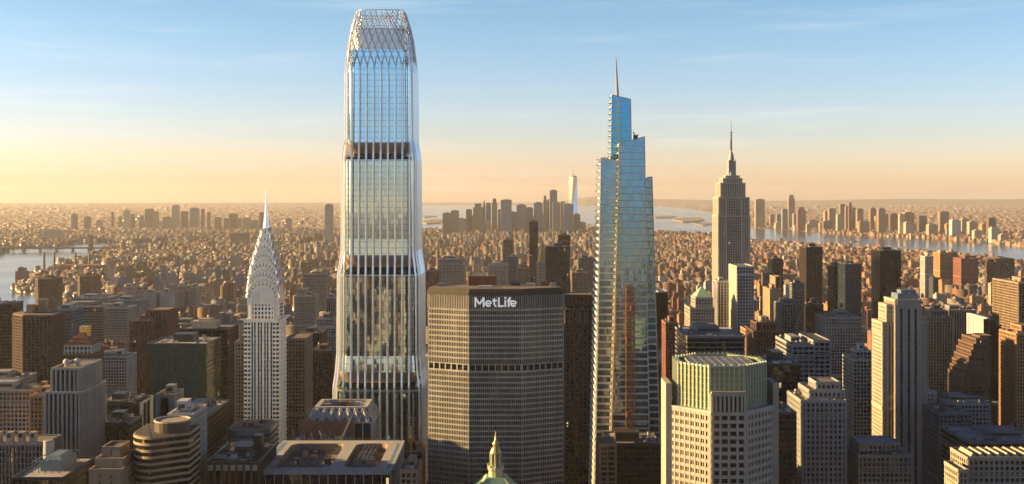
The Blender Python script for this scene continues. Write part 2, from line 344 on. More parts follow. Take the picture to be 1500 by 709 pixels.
# ---------------------------------------------------------------- ground, water, hills
def ground_mat():
    m, nt, b = newmat('ground_asphalt_and_land')
    g = N(nt, 'ShaderNodeNewGeometry'); n1 = N(nt, 'ShaderNodeTexNoise'); nt.links.new(g.outputs['Position'], n1.inputs['Vector']); n1.inputs['Scale'].default_value = .0012; n1.inputs['Detail'].default_value = 9
    n2 = N(nt, 'ShaderNodeTexNoise'); nt.links.new(g.outputs['Position'], n2.inputs['Vector']); n2.inputs['Scale'].default_value = .03; n2.inputs['Detail'].default_value = 6
    c = mixc(nt, n1.outputs[0], (.045, .045, .045), (.12, .095, .07)); c = mixc(nt, M_(nt, 'MULTIPLY', n2.outputs[0], .6), c, (.05, .055, .04))
    nt.links.new(c, b.inputs['Base Color']); b.inputs['Roughness'].default_value = .95; return m
mb = MB()
for a in range(64):
    pass
rad = [0, 300, 700, 1500, 3000, 6000, 11000, 18000, 27000, 40000]
nseg = 72
v = [(0, 0, 0)] + [(r * math.cos(6.2831853 * k / nseg), r * math.sin(6.2831853 * k / nseg), 0) for r in rad[1:] for k in range(nseg)]
f = [(0, 1 + k, 1 + (k + 1) % nseg) for k in range(nseg)]
for a in range(len(rad) - 2):
    for k in range(nseg):
        j = (k + 1) % nseg; f.append((1 + a * nseg + k, 1 + (a + 1) * nseg + k, 1 + (a + 1) * nseg + j, 1 + a * nseg + j))
me = bpy.data.meshes.new('ground'); me.from_pydata(v, [], f); me.materials.append(ground_mat())
o = bpy.data.objects.new('ground', me); C.collection.objects.link(o); struct(o)

def water_mat():
    m, nt, b = newmat('river_water')
    g = N(nt, 'ShaderNodeNewGeometry'); n1 = N(nt, 'ShaderNodeTexNoise'); nt.links.new(g.outputs['Position'], n1.inputs['Vector']); n1.inputs['Scale'].default_value = .03; n1.inputs['Detail'].default_value = 8; n1.inputs['Roughness'].default_value = .65
    bp = N(nt, 'ShaderNodeBump'); bp.inputs['Strength'].default_value = .10; bp.inputs['Distance'].default_value = 3; nt.links.new(n1.outputs[0], bp.inputs['Height']); nt.links.new(bp.outputs[0], b.inputs['Normal'])
    n2 = N(nt, 'ShaderNodeTexNoise'); nt.links.new(g.outputs['Position'], n2.inputs['Vector']); n2.inputs['Scale'].default_value = .0016; n2.inputs['Detail'].default_value = 5
    nt.links.new(M_(nt, 'MULTIPLY_ADD', n2.outputs[0], .22, .06), b.inputs['Roughness'])
    b.inputs['Base Color'].default_value = (.05, .075, .09, 1); b.inputs['IOR'].default_value = 1.33; return m
WATER = water_mat()
def gp(px, py): Y = GY(py); return (PX(px, Y), Y)
WPOLY = []
def water(name, pts, z=.6):
    P = [gp(*p) for p in pts]; WPOLY.append(P)
    mb = MB(); mb.face([(x, y, z) for x, y in P]); return struct(mb.build(name, WATER))
water('east_river', [(205, 357), (160, 355.5), (120, 356), (100, 360), (10, 364.5), (8, 372), (-60, 376), (-300, 390), (-600, 440), (-600, 600), (-20, 600), (40, 560), (75, 500), (112, 457), (112, 441), (60, 434), (20, 430), (14, 425), (38, 411), (40, 403), (95, 387), (128, 380), (140, 372), (150, 366), (200, 361)])
water('harbor_bay', [(955, 340), (1040, 346), (1100, 353), (1200, 362), (1350, 372), (1500, 386), (1700, 402), (1900, 432), (2300, 500), (2300, 420), (1900, 385), (1700, 373), (1500, 363), (1440, 356), (1365, 350), (1300, 347.5), (1200, 341.5), (1160, 337.5), (1105, 334.5), (1070, 329), (1045, 325), (1060, 318), (1040, 311), (1000, 305), (960, 301.5), (870, 301), (620, 300.5), (540, 300.5), (540, 330), (560, 340), (620, 338), (650, 334), (700, 330), (760, 328), (840, 327), (880, 331)])
def land_mat(name, col): return wall(name, col, .95, .5, objrand=0)
LAND = land_mat('far_land', (.26, .18, .11))
mb = MB(); mb.face([(-23000, 9400, .3), (23000, 9400, .3), (23000, 33000, .3), (-23000, 33000, .3)]); struct(mb.build('far_land', land_mat('haze_toned_land', (.34, .23, .14))))  # distant ground painted paler in place of haze glow
def island(name, pts, h=4):
    P = [gp(*p) for p in pts]
    if sum((P[k][0] * P[(k + 1) % len(P)][1] - P[(k + 1) % len(P)][0] * P[k][1]) for k in range(len(P))) < 0: P.reverse()
    mb = MB(); mb.prism(P, .2, h); return struct(mb.build(name, LAND))
island('island', [(985, 323), (1000, 320.5), (1025, 320), (1032, 323), (1024, 325.5), (1000, 326)], 14)
island('island', [(956, 318.5), (975, 316.5), (990, 317.5), (985, 319.5), (960, 320)], 12)
island('island', [(1015, 328), (1040, 327), (1048, 329), (1030, 331)], 8)
island('island', [(618, 326), (636, 322.5), (650, 323), (646, 327), (625, 329)], 12)
island('island', [(612, 318), (628, 316.5), (640, 317.5), (622, 319.5)], 10)
def ridge(name, pts, Y, depth, mat):
    """far hills: a crest line given by photo pixels at one distance, falling away to both sides"""
    top = []
    for k in range(len(pts) - 1):
        for t in range(6):
            a = pts[k]; c = pts[k + 1]; u = t / 6; top.append((a[0] + (c[0] - a[0]) * u, a[1] + (c[1] - a[1]) * u + rng.uniform(-.25, .25)))
    cr = [(PX(x, Y), Y, PZ(y, Y)) for x, y in top]; mb = MB()
    rows = [[(x * (1 - q * depth / Y), y - q * depth, z * (1 - q * q) if q else z) for x, y, z in cr] for q in (1, .6, .3, 0)] + [[(x, y + depth * .8, 0) for x, y, z in cr]]
    mb.loft(rows, 0, cap=False, closed=False); return struct(mb.build(name, mat, smooth=True))
HILL = land_mat('hill_land', (.26, .20, .14))
ridge('hills', [(560, 300), (640, 298), (760, 298.5), (830, 293), (860, 288.5), (900, 288), (960, 291.5), (1040, 293), (1120, 294), (1220, 293), (1320, 291), (1420, 292), (1560, 291), (1700, 293)], 33000, 3000, HILL)
ridge('hills', [(-200, 304), (0, 302), (120, 301), (260, 300.5), (400, 300), (520, 299.5), (600, 300)], 30000, 2500, HILL)

# ---------------------------------------------------------------- the tall white ribbed tower
def rounded(cx, cy, wx, wy, n=48, e=7.0):
    out = []
    for k in range(n):
        u = k / n * 4; s = int(u); t = (u - s) * 2 - 1
        p = [(t, -1), (1, t), (-t, 1), (-1, -t)][s]
        q = (abs(p[0]) ** e + abs(p[1]) ** e) ** (1 / e)
        out.append((cx + wx * p[0] / q, cy + wy * p[1] / q))
    return out
def ribbed_tower():
    Y0 = 880.0; k = Y0 / F; cx = PX(554, Y0); D = 50.0; cy = Y0 + D / 2 + 3
    zz = lambda y: PZ(y, Y0)
    prof = [(720, 66), (566, 65.5), (545, 62.5), (520, 60.6), (404, 59.8), (385, 57), (370, 55), (234, 54.4), (222, 53), (206, 50.5), (104, 49.8), (75, 47.5), (50, 44.5), (30, 40), (10, 34)]
    def half(y):
        for a, b in zip(prof, prof[1:]):
            if a[0] >= y >= b[0]: return (a[1] + (b[1] - a[1]) * (a[0] - y) / (a[0] - b[0])) * k
        return prof[0][1] * k if y > 720 else prof[-1][1] * k
    hd = lambda y: half(y) - half(206) + D / 2
    root = thing('ribbed_glass_tower', 'tallest skyscraper, white vertical ribs over glass ending in a woven lattice crown', 'skyscraper', (cx, cy, 0))
    m, nt, b = newmat('sky_glass'); u, v, wl, onx = cells(nt, 1.8, 4.4); wn = cellnoise(nt, u, v, onx)
    line = M_(nt, 'LESS_THAN', M_(nt, 'FRACT', v), .16)
    sep = N(nt, 'ShaderNodeSeparateColor'); nt.links.new(wn.outputs['Color'], sep.inputs[0])
    nt.links.new(mixc(nt, line, mixc(nt, M_(nt, 'MULTIPLY', sep.outputs[0], .35), (.54, .70, .76), (.60, .70, .72)), (.38, .47, .51)), b.inputs['Base Color'])
    b.inputs['Metallic'].default_value = 1.0; b.inputs['Roughness'].default_value = .04
    g = N(nt, 'ShaderNodeNewGeometry'); vs = N(nt, 'ShaderNodeVectorMath', operation='MULTIPLY_ADD'); nt.links.new(wn.outputs['Color'], vs.inputs[0]); vs.inputs[1].default_value = (.008,) * 3; vs.inputs[2].default_value = (-.004,) * 3
    va = N(nt, 'ShaderNodeVectorMath', operation='ADD'); nt.links.new(g.outputs['Normal'], va.inputs[0]); nt.links.new(vs.outputs[0], va.inputs[1]); nt.links.new(va.outputs[0], b.inputs['Normal'])
    SG = m
    ring = lambda y, ins: [(x, yy, zz(y)) for x, yy in rounded(cx, cy, half(y) - ins, hd(y) - ins)]
    tiers = [(1000, 575), (545, 405), (374, 234), (208, 71)]
    for i, (yb, yt) in enumerate(tiers):
        mb = MB(); ys = [yb] + [yb + (yt - yb) * t / 6 for t in range(1, 7)]; ins = 1.5
        mb.loft([[(x, yy, 0 if y == 1000 else zz(y)) for x, yy in rounded(cx, cy, half(max(104, min(y, 720))) - ins, hd(max(104, min(y, 720))) - ins)] for y in ys], 0, cap=True)
        gl = mb.build('glazing', SG, root)
    BR = wall('bronze_soffit', (.50, .37, .22), .35, .15, .6)
    for ya, yb in ((566, 545), (398, 374), (229, 208)):
        mb = MB(); rs = []
        for t in range(7):      # the skin rolls inwards over each terrace
            q = t / 6; y = yb + (ya - yb) * q * .82; ins = 1.5 + 4.2 * (1 - math.cos(q * 1.4)); rs.append([(x, yy, zz(y)) for x, yy in rounded(cx, cy, half(yb) - ins, hd(yb) - ins)])
        rs.reverse(); mb.loft(rs, 0, cap=False); mb.build('terrace_soffit', BR, root, True)
        mb = MB(); q = ya + 8; mb.loft([[(x, yy, zz(y)) for x, yy in rounded(cx, cy, half(ya + 4) - i_, hd(ya + 4) - i_)] for y, i_ in ((ya + 6, 0.7), (ya + 6, -.25), (ya + 4.5, -.25), (ya + 4.5, 3))], 0, cap=True); mb.build('terrace_slab', W['rib'], root)
        mb = MB(); mb.loft([[(x, yy, zz(y)) for x, yy in rounded(cx, cy, half(ya) - 6.2, hd(ya) - 6.2)] for y in (ya + 5, yb)], 0, cap=False); mb.build('terrace_glazing', G['dark'], root)
        mb = MB(); r2 = random.Random(ya)
        for x, yy in rounded(cx, cy, half(ya) - 2.6, hd(ya) - 2.6, 150):
            s = r2.uniform(.5, 1.4); mb.tube([(x, yy, zz(ya + 4.5)), (x + r2.uniform(-.4, .4), yy, zz(ya + 4.5) + s), (x, yy, zz(ya + 4.5) + 2.2 * s)], [.5 * s, .9 * s, .1], 5)
        mb.build('terrace_planting_foliage', W['plant'], root)
        for t in (0,): pass
    # ribs: front and back each rise straight, the lattice is woven from them
    xs = [PX(504 + 10.65 * i, Y0) - cx for i in range(10)]
    LW = wall('lattice_white_paint', (.92, .91, .88), .5, .05, objrand=0)
    def rib(path, r=.84, nm='rib'):
        mb = MB(); mb.tube(path, r, 5); return mb.build(nm, W['rib'], root)
    ysr = [720, 640, 575, 566, 556, 545, 532, 520, 460, 404, 395, 385, 376, 368, 300, 234, 228, 222, 214, 206, 150, 104]
    def surf(side, a, y, out=0.0):
        """a point on the skin: a runs along the side, in metres from its middle"""
        wx, wy = half(y) + out, hd(y) + out
        if side in (0, 2):
            t = a / wx; t = max(-.9995, min(.9995, t)); q = (1 - abs(t) ** 7) ** (1 / 7); p = (cx + a, cy + (-1 if side == 0 else 1) * wy * q)
        else:
            t = a / wy; t = max(-.9995, min(.9995, t)); q = (1 - abs(t) ** 7) ** (1 / 7); p = (cx + (1 if side == 1 else -1) * wx * q, cy + a)
        return (p[0], p[1], zz(y))
    ysd = [-D / 2 + 2.6 + 5.55 * i for i in range(9)]
    for side in (0, 1, 3):
        for a in (xs if side == 0 else ysd): rib([surf(side, a, y, .25) for y in ysr])
    for sx in (-1, 1):     # the pair of corner ribs at each edge follows every flare
        for t in (.93, 1.0):
            for sy in (-1, 1):
                rib([(cx + sx * (half(y) + .3) * (t if sy == -1 else 1) * .985, cy + sy * (hd(y) + .3) * (1.93 - t if t < 1 else .93), zz(y)) for y in ysr + [90, 75, 62, 50, 40, 30, 20, 11]], [.7] * len(ysr) + [.65, .6, .55, .5, .45, .42, .4, .36])
    # lattice crown: each rib splits in two, the halves cross and cross again up to the rim
    per = 10.65 * k
    def crown(side, a0, sgn, span):
        path = []
        for i in range(34):
            y = 104 - 94 * i / 33; run = 0
            q = (104 - y) / 26
            run = .5 * per * q * q if q < 1 else .5 * per + (q - 1) * per * 1.02
            a = a0 * (1 - .0 * i) + sgn * run; sc = (half(y) if side in (0, 2) else hd(y)) / (half(104) if side in (0, 2) else hd(104))
            a *= 1 - (1 - sc) * .8
            lim = (half(y) if side in (0, 2) else hd(y)) * .985
            if abs(a) > lim: break
            path.append(surf(side, a, y, .25))
        if len(path) > 2: rib(path, [.52 - .2 * j / 33 for j in range(len(path))], 'lattice_rib')
    ext = [xs[0] - per, *xs, xs[-1] + per]
    for side in (0, 1, 2, 3):
        for a in (ext if side in (0, 2) else [ysd[0] - per, *ysd, ysd[-1] + per]):
            lim = (half(104) if side in (0, 2) else hd(104))
            if abs(a) < lim + .1:
                for sg in (-1, 1): crown(side, a, sg, lim)
        for y0 in range(92, 8, -13):      # lattice members that start at the rounded corners
            for sg in (-1, 1):
                path = []
                for i in range(30):
                    y = y0 - i * 2.6
                    if y < 10: break
                    lim = (half(y) if side in (0, 2) else hd(y)); a = -sg * (lim * .985 - i * 2.6 / 26 * per * .92)
                    if abs(a) > lim * .99: break
                    path.append(surf(side, a, y, .25))
                if len(path) > 2: rib(path, .34, 'lattice_rib')
    mb = MB(); mb.tube([(x, yy, zz(10.5)) for x, yy in rounded(cx, cy, half(10.5), hd(10.5))] + [(rounded(cx, cy, half(10.5), hd(10.5))[0][0], rounded(cx, cy, half(10.5), hd(10.5))[0][1], zz(10.5))], .45, 5); mb.build('crown_rim', W['rib'], root)
    CI = wall('crown_inner_cladding', (.93, .88, .80), .28, .05, .7, objrand=0)
    mb = MB(); mb.loft([[(x, yy, zz(y)) for x, yy in rounded(cx, cy, half(40) - 1.2, hd(40) - 1.2)] for y in (74, 60, 48, 38)], 0); mb.build('crown_inner_wall', CI, root)
    for yy_ in (40, 25):      # thin inner rings brace the open lattice
        rr_ = [(x, yy, zz(yy_)) for x, yy in rounded(cx, cy, half(yy_) - .5, hd(yy_) - .5)]; mb = MB(); mb.tube(rr_ + rr_[:1], .28, 5); mb.build('crown_ring', LW, root)
    KEEP.append((cx - 40, cx + 40, Y0 - 8, Y0 + 70)); claim(486, 628, 8, Y0)
ribbed_tower()

# ---------------------------------------------------------------- octagonal slab with the lettering
def slab_tower():
    Y0 = 760.0; d = 13.0; dp = 26.0
    q = lambda px, Y: (PX(px, Y), Y)
    a, b_, c, e = q(627.5, Y0 + d), q(687, Y0), q(764, Y0), q(825, Y0 + d)
    poly = [a, b_, c, e, (e[0], Y0 + d + dp - 13), (c[0], Y0 + d + dp), (b_[0], Y0 + d + dp), (a[0], Y0 + d + dp - 13)]
    root = thing('lettered_office_slab', 'broad eight-sided concrete slab tower with white lettering near its flat roof', 'skyscraper', ((b_[0] + c[0]) / 2, Y0 + 20, 0))
    zt = PZ(432, Y0); zl = PZ(453, Y0); zm0, zm1 = PZ(543.5, Y0), PZ(534.5, Y0)
    con = wall('warm_precast', (.41, .39, .33), .8, .35, objrand=0)
    mb = MB(); mb.prism(poly, 0, zt); mb.build('window_glazing', glass('slab_window_glass', (.010, .012, .014), 1.27, 3.53, .08, (.06, .06, .055), 0), root)
    fl = 3.53
    for k in (7, 0, 1, 2, 3):
        p, r = poly[k], poly[(k + 1) % 8]
        mb = MB()
        nbay = 1.27
        edge_grid(mb, p, r, zm1, zl, nbay, fl, .32, 1.15, .42); edge_grid(mb, p, r, PZ(760, Y0), zm0, nbay, fl, .32, 1.15, .42)
        mb.build('facade_cladding', con, root)
        mb = MB(); edge_grid(mb, p, r, zm0 - .4, zm1 + .4, 4.3, 50, .75, 0, .45); edge_grid(mb, p, r, zm1 - .2, zm1 + .5, 99, 9, 0, .6, .6); edge_grid(mb, p, r, zm0 - .5, zm0 + .2, 99, 9, 0, .6, .6); mb.build('mechanical_floor_grille', con, root)
        mb = MB(); edge_grid(mb, p, r, zl, zt - .4, 1.27, 50, .4, 0, .8); edge_grid(mb, p, r, zl - .6, zl + .3, 99, 9, 0, .8, .6); mb.build('crown_louvre', con, root)
    dk = wall('weathered_parapet', (.075, .06, .042), .8, .3, objrand=0)
    cx, cy = (b_[0] + c[0]) / 2, Y0 + d / 2 + 13
    grow = lambda s: [(cx + (x - cx) * s, cy + (y - cy) * (1 + (s - 1) * 2)) for x, y in poly]
    mb = MB(); mb.prism(grow(1.016), zt - .3, zt + 2.2, 0, 1); mb.prism(grow(.995), zt + 2.2, zt + 3.2, 0, 1); mb.prism(grow(.965), zt + 3.2, zt + 3.9, 0, 1); mb.build('parapet', [dk, W['roof']], root)
    zr = zt + 3.9
    def unit(px0, px1, h, y, dep, nm='roof_unit', mat='grey'):
        mb = MB(); mb.box(PX(px0, y), PX(px1, y), y, y + dep, zr, zr + h); mb.box(PX(px0, y) + .4, PX(px1, y) - .4, y + .4, y + dep - .4, zr + h, zr + h + .4); mb.build(nm, W[mat], root)
    mb = MB(); y = Y0 + 27; n = 9; x0, x1 = PX(686, y), PX(727, y)      # ribbed rusty cooling tower
    for i in range(n):
        u0 = x0 + (x1 - x0) * i / n; u1 = x0 + (x1 - x0) * (i + .72) / n; mb.box(u0, u1, y, y + 7, zr, zr + 6.6); mb.box(u1 - .1, x0 + (x1 - x0) * (i + 1) / n + .1, y + .8, y + 6.4, zr, zr + 6)
    mb.build('cooling_tower', W['rust'], root)
    unit(640, 652, 1.2, Y0 + 22, 5); unit(700, 722, .7, Y0 + 12, 6, mat='roofl'); unit(748, 762, 2.0, Y0 + 26, 6, mat='dark'); unit(770, 785, 1.4, Y0 + 24, 5, mat='roofl'); unit(792, 803, 3.0, Y0 + 24, 5, mat='brown'); unit(806, 815, 2.2, Y0 + 18, 4, mat='pale')
    mb = MB()
    for i in range(26):
        x = PX(640, Y0 + 24) + i * 3; mb.tube([(x, Y0 + 30, zr), (x, Y0 + 30, zr + 1.6)], .09, 4)
    for xx, h in ((632, 3.5), (735, 5), (758, 6), (812, 5), (818, 4)): mb.tube([(PX(xx, Y0 + 20), Y0 + 20, zr), (PX(xx, Y0 + 20), Y0 + 20, zr + h)], .18, 5)
    mb.build('roof_railing_frame', W['dark'], root)
    lm = MB(); LX, LZ, LY = PX(695, Y0), PZ(449.5, Y0), Y0 - 1.0; cnt = [0]
    def stroke(pts, wd=1.05):
        for (ax, az), (bx, bz) in zip(pts, pts[1:]):
            L = math.hypot(bx - ax, bz - az); ux, uz = (bx - ax) / L, (bz - az) / L; px_, pz_ = -uz * wd / 2, ux * wd / 2; o = .004 * cnt[0]; cnt[0] += 1
            Q = [(ax - px_, az - pz_), (bx - px_, bz - pz_), (bx + px_, bz + pz_), (ax + px_, az + pz_)]
            f0 = [(LX + a, LY - .4 - o, LZ + c) for a, c in Q]; f1 = [(LX + a, LY + .3, LZ + c) for a, c in Q]; lm.face(f0)
            for k in range(4): lm.face([f1[k], f1[(k + 1) % 4], f0[(k + 1) % 4], f0[k]])
    arc = lambda cx_, cz_, r_, a0, a1, n=9: [(cx_ + r_ * math.cos(R(a0 + (a1 - a0) * i / n)), cz_ + r_ * math.sin(R(a0 + (a1 - a0) * i / n))) for i in range(n + 1)]
    def small_e(x): stroke(arc(x + 2.0, 2.25, 1.7, 0, 318, 14), 1.05); stroke([(x + .5, 2.15), (x + 3.6, 2.15)], .8)
    stroke([(.6, 0), (.6, 6.3)], 1.1); stroke([(.45, 6.1), (3.35, 1.9)], 1.2); stroke([(3.35, 1.9), (6.25, 6.1)], 1.2); stroke([(6.1, 0), (6.1, 6.3)], 1.1)
    small_e(7.2)
    stroke([(13.0, 5.7), (13.0, 1.5)] + arc(14.3, 1.5, 1.0, 200, 275, 4)); stroke([(11.7, 4.2), (14.7, 4.2)], .95)
    stroke([(15.9, 6.3), (15.9, 0)], 1.1); stroke([(15.3, .6), (19.1, .6)], 1.15)
    stroke([(20.2, 0), (20.2, 4.5)]); stroke([(20.2, 5.3), (20.2, 6.5)], 1.25)
    stroke([(22.4, 0), (22.4, 4.6)] + arc(23.9, 4.7, 1.35, 170, 95, 4), 1.15); stroke([(21.3, 4.1), (24.2, 4.1)], .95)
    small_e(23.6)
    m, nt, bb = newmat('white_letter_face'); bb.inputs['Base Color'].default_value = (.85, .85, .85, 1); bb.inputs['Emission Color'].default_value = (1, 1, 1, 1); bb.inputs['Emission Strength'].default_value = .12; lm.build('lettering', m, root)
    KEEP.append((a[0] - 4, e[0] + 4, Y0 - 6, Y0 + 50)); claim(626, 826, 415, Y0)
slab_tower()

# ---------------------------------------------------------------- silver crowned art deco tower
def deco_tower():
    Y0 = 970.0; x0, x1 = PX(358.5, Y0), PX(408, Y0); D = 33.0; cx = (x0 + x1) / 2; cy = Y0 + D / 2 + 1.5; k = Y0 / F
    z = lambda y: PZ(y, Y0)
    root = thing('art_deco_tower', 'white brick art deco tower with a silver arched crown and needle spire', 'skyscraper', (cx, cy, 0))
    br = W['pale']; st = wall('crown_bright_steel', (.88, .89, .88), .30, .06, .85, objrand=0)
    mb = MB(); mb.box(x0, x1, Y0, Y0 + D, 0, z(470)); mb.box(x0 + 4.2, x1 - 4.2, Y0 + 4, Y0 + D - 4, z(470), z(450)); mb.build('window_glazing', G['dark'], root)
    wb = wall('white_glazed_brick', (.86, .86, .86), .6, .2, objrand=0); gb_ = wall('dark_glazed_brick', (.16, .16, .165), .6, .2, objrand=0)
    zlo = z(760)
    faces = [((x0, Y0), (x1, Y0)), ((x1, Y0), (x1, Y0 + D)), ((x0, Y0 + D), (x0, Y0))]
    for p, q in faces:
        L = math.hypot(q[0] - p[0], q[1] - p[1]); t = ((q[0] - p[0]) / L, (q[1] - p[1]) / L); n = (t[1], -t[0]); P = lambda a: (p[0] + t[0] * a, p[1] + t[1] * a)
        mb = MB()
        # corner zones: horizontal bands; centre: five window columns between white piers, dark spandrels
        cw = L * .17; zz_ = z(470)
        for a, b in ((0, cw), (L - cw, L)):
            zz2 = zz_
            while zz2 > zlo: mb.slab(P(a), P(b), n, .5, zz2 - 1.75, zz2, 0); zz2 -= 3.55
            mb.slab(P(a + cw * .42), P(a + cw * .58), n, .45, zlo, zz_, 0)
        nc = 7; span = L - 2 * cw
        for i in range(nc + 1):
            a = cw + span * i / nc; wd = 1.7 if i % 2 == 0 else .9
            mb.slab(P(max(a - wd / 2, cw * .98)), P(min(a + wd / 2, L - cw * .98)), n, .6, zlo, zz_, 0)
        zz2 = zz_
        while zz2 > zlo: mb.slab(P(cw), P(L - cw), n, .38, zz2 - 1.5, zz2, 1); zz2 -= 3.55
        mb.slab(P(0), P(L), n, .9, zz_ - 1.2, zz_ + .8, 0)
        mb.build('facade_cladding', [wb, gb_], root)
        # upper shaft
        s = 4.2; p2 = (p[0] + t[0] * s - n[0] * 4, p[1] + t[1] * s - n[1] * 4); q2 = (q[0] - t[0] * s - n[0] * 4, q[1] - t[1] * s - n[1] * 4)
        mb = MB(); edge_grid(mb, p2, q2, z(470), z(430), 3.0, 3.55, 1.3, 1.4, .5); mb.build('upper_facade_cladding', wb, root)
        # corner eagles and arched corner panels at the setback
        for a in (0.6, L - 2.6):
            mb = MB(); o0 = P(a); o1 = P(a + 2)
            mb.slab(o0, o1, n, 2.6, zz_ + .2, zz_ + 1.5, 0); mb.slab((o0[0] + n[0] * 2.4, o0[1] + n[1] * 2.4), (o1[0] + n[0] * 2.4, o1[1] + n[1] * 2.4), n, 1.4, zz_ + .7, zz_ + 1.9, 0); mb.build('eagle_gargoyle', st, root)
    mb = MB(); mb.box(x0 - .8, x1 + .8, Y0 - .8, Y0 + D + .8, z(470) + .2, z(470) + 1.0); mb.build('setback_roof', W['roofl'], root)
    # crown: seven vaults, each crossing another at right angles, stepping up and in
    TW = wall('crown_window_frame', (.25, .255, .26), .25, .1, .3, objrand=0)
    base = [447, 424, 410, 396, 383, 370, 358]; apex = [411, 396, 382, 368, 356, 345, 335]; hw = [23.4, 21.7, 19.2, 16.2, 12.8, 9.5, 6.7]
    def arch(hx, zb, za, n=20):
        pts = [(-hx, zb)]
        for i in range(n + 1):
            a = math.pi * (1 - i / n); pts.append((hx * math.cos(a), zb + (za - zb) * (.28 + .72 * math.sin(a) ** .9)))
        pts.append((hx, zb)); return pts
    for i in range(7):
        h = hw[i] * k; A = arch(h * .992, z(base[i]), z(apex[i])); mb = MB()
        for ax in (0, 1):
            f0 = [(cx + u, cy - h, v) if ax == 0 else (cx + h, cy + u, v) for u, v in A]; f1 = [(cx + u, cy + h, v) if ax == 0 else (cx - h, cy + u, v) for u, v in A]
            mb.loft([f1, f0] if ax == 0 else [f1, f0], 0, cap=False, closed=False); mb.face(f0); mb.face(list(reversed(f1)))
        vault = mb.build('crown_vault', st, root)
        # raised rim along each arch, and the fan of triangular windows inside it
        zb, za = z(base[i]), z(apex[i]); tw = MB(); rm = MB()
        for ax, sg in ((0, -1), (1, 1), (1, -1)):
            pt = lambda u, v, o: (cx + u, cy + sg * (h + o), v) if ax == 0 else (cx + sg * (h + o), cy + u, v)
            rm.tube([pt(u, v, .25) for u, v in A[1:-1]], .62 * (1 - i * .06), 6); rm.tube([pt(u * .66, zb + (v - zb) * .66, .1) for u, v in A[1:-1]], .3, 5)
            nt_ = [11, 11, 9, 9, 7, 5, 3][i]
            for j in range(nt_):
                th = math.pi * (j + .5) / nt_; dt = math.pi / nt_ * .25
                def on(th, s): return (h * s * math.cos(th), zb + (za - zb) * (.28 + .72 * math.sin(th) ** .9) * s if s < 1 else za)
                r0, r1 = (.70, .93) if i else (.80, .94)
                a0 = on(th - dt, r0); a1 = on(th + dt, r0); a2 = on(th, r1)
                P3 = [pt(*a0, .12), pt(*a1, .12), pt(*a2, .12)]
                tw.face(P3 if (ax == 0) else P3)
            if i == 0:
                # tall window grid of the lowest arch
                pass
        rm.build('arch_rim', st, vault); tw.build('triangular_window_glazing', TW, vault)
    for ax, sg in ((0, -1), (1, 1), (1, -1)):
        mb = MB(); h = 22.5 * k + .15; pt = lambda u, v, o=0: (cx + u, cy + sg * (h + o), v) if ax == 0 else (cx + sg * (h + o), cy + u, v)
        for c in range(-2, 3):
            top = 418 if c == 0 else (421 if abs(c) == 1 else 428); u = c * 3.0
            zz2 = z(466)
            while zz2 < z(top):
                mb.face([pt(u - .95, zz2), pt(u + .95, zz2), pt(u + .95, zz2 + 2.2), pt(u - .95, zz2 + 2.2)]); zz2 += 3.2
        mb.build('crown_window_glazing', G['dark'], root)
    mb = MB(); mb.box(cx - 22.5 * k, cx + 22.5 * k, cy - 22.5 * k, cy + 22.5 * k, z(470) + 1, z(446)); mb.build('crown_base', wb, root)
    mb = MB(); mb.lathe(cx, cy, [(3.8, z(345)), (3.1, z(336)), (2.4, z(328)), (1.7, z(318)), (1.15, z(306)), (.75, z(292)), (.35, z(279))], 8); mb.build('needle_spire', st, root)
    KEEP.append((x0 - 4, x1 + 4, Y0 - 4, Y0 + D + 5)); claim(356, 424, 335, Y0)
deco_tower()

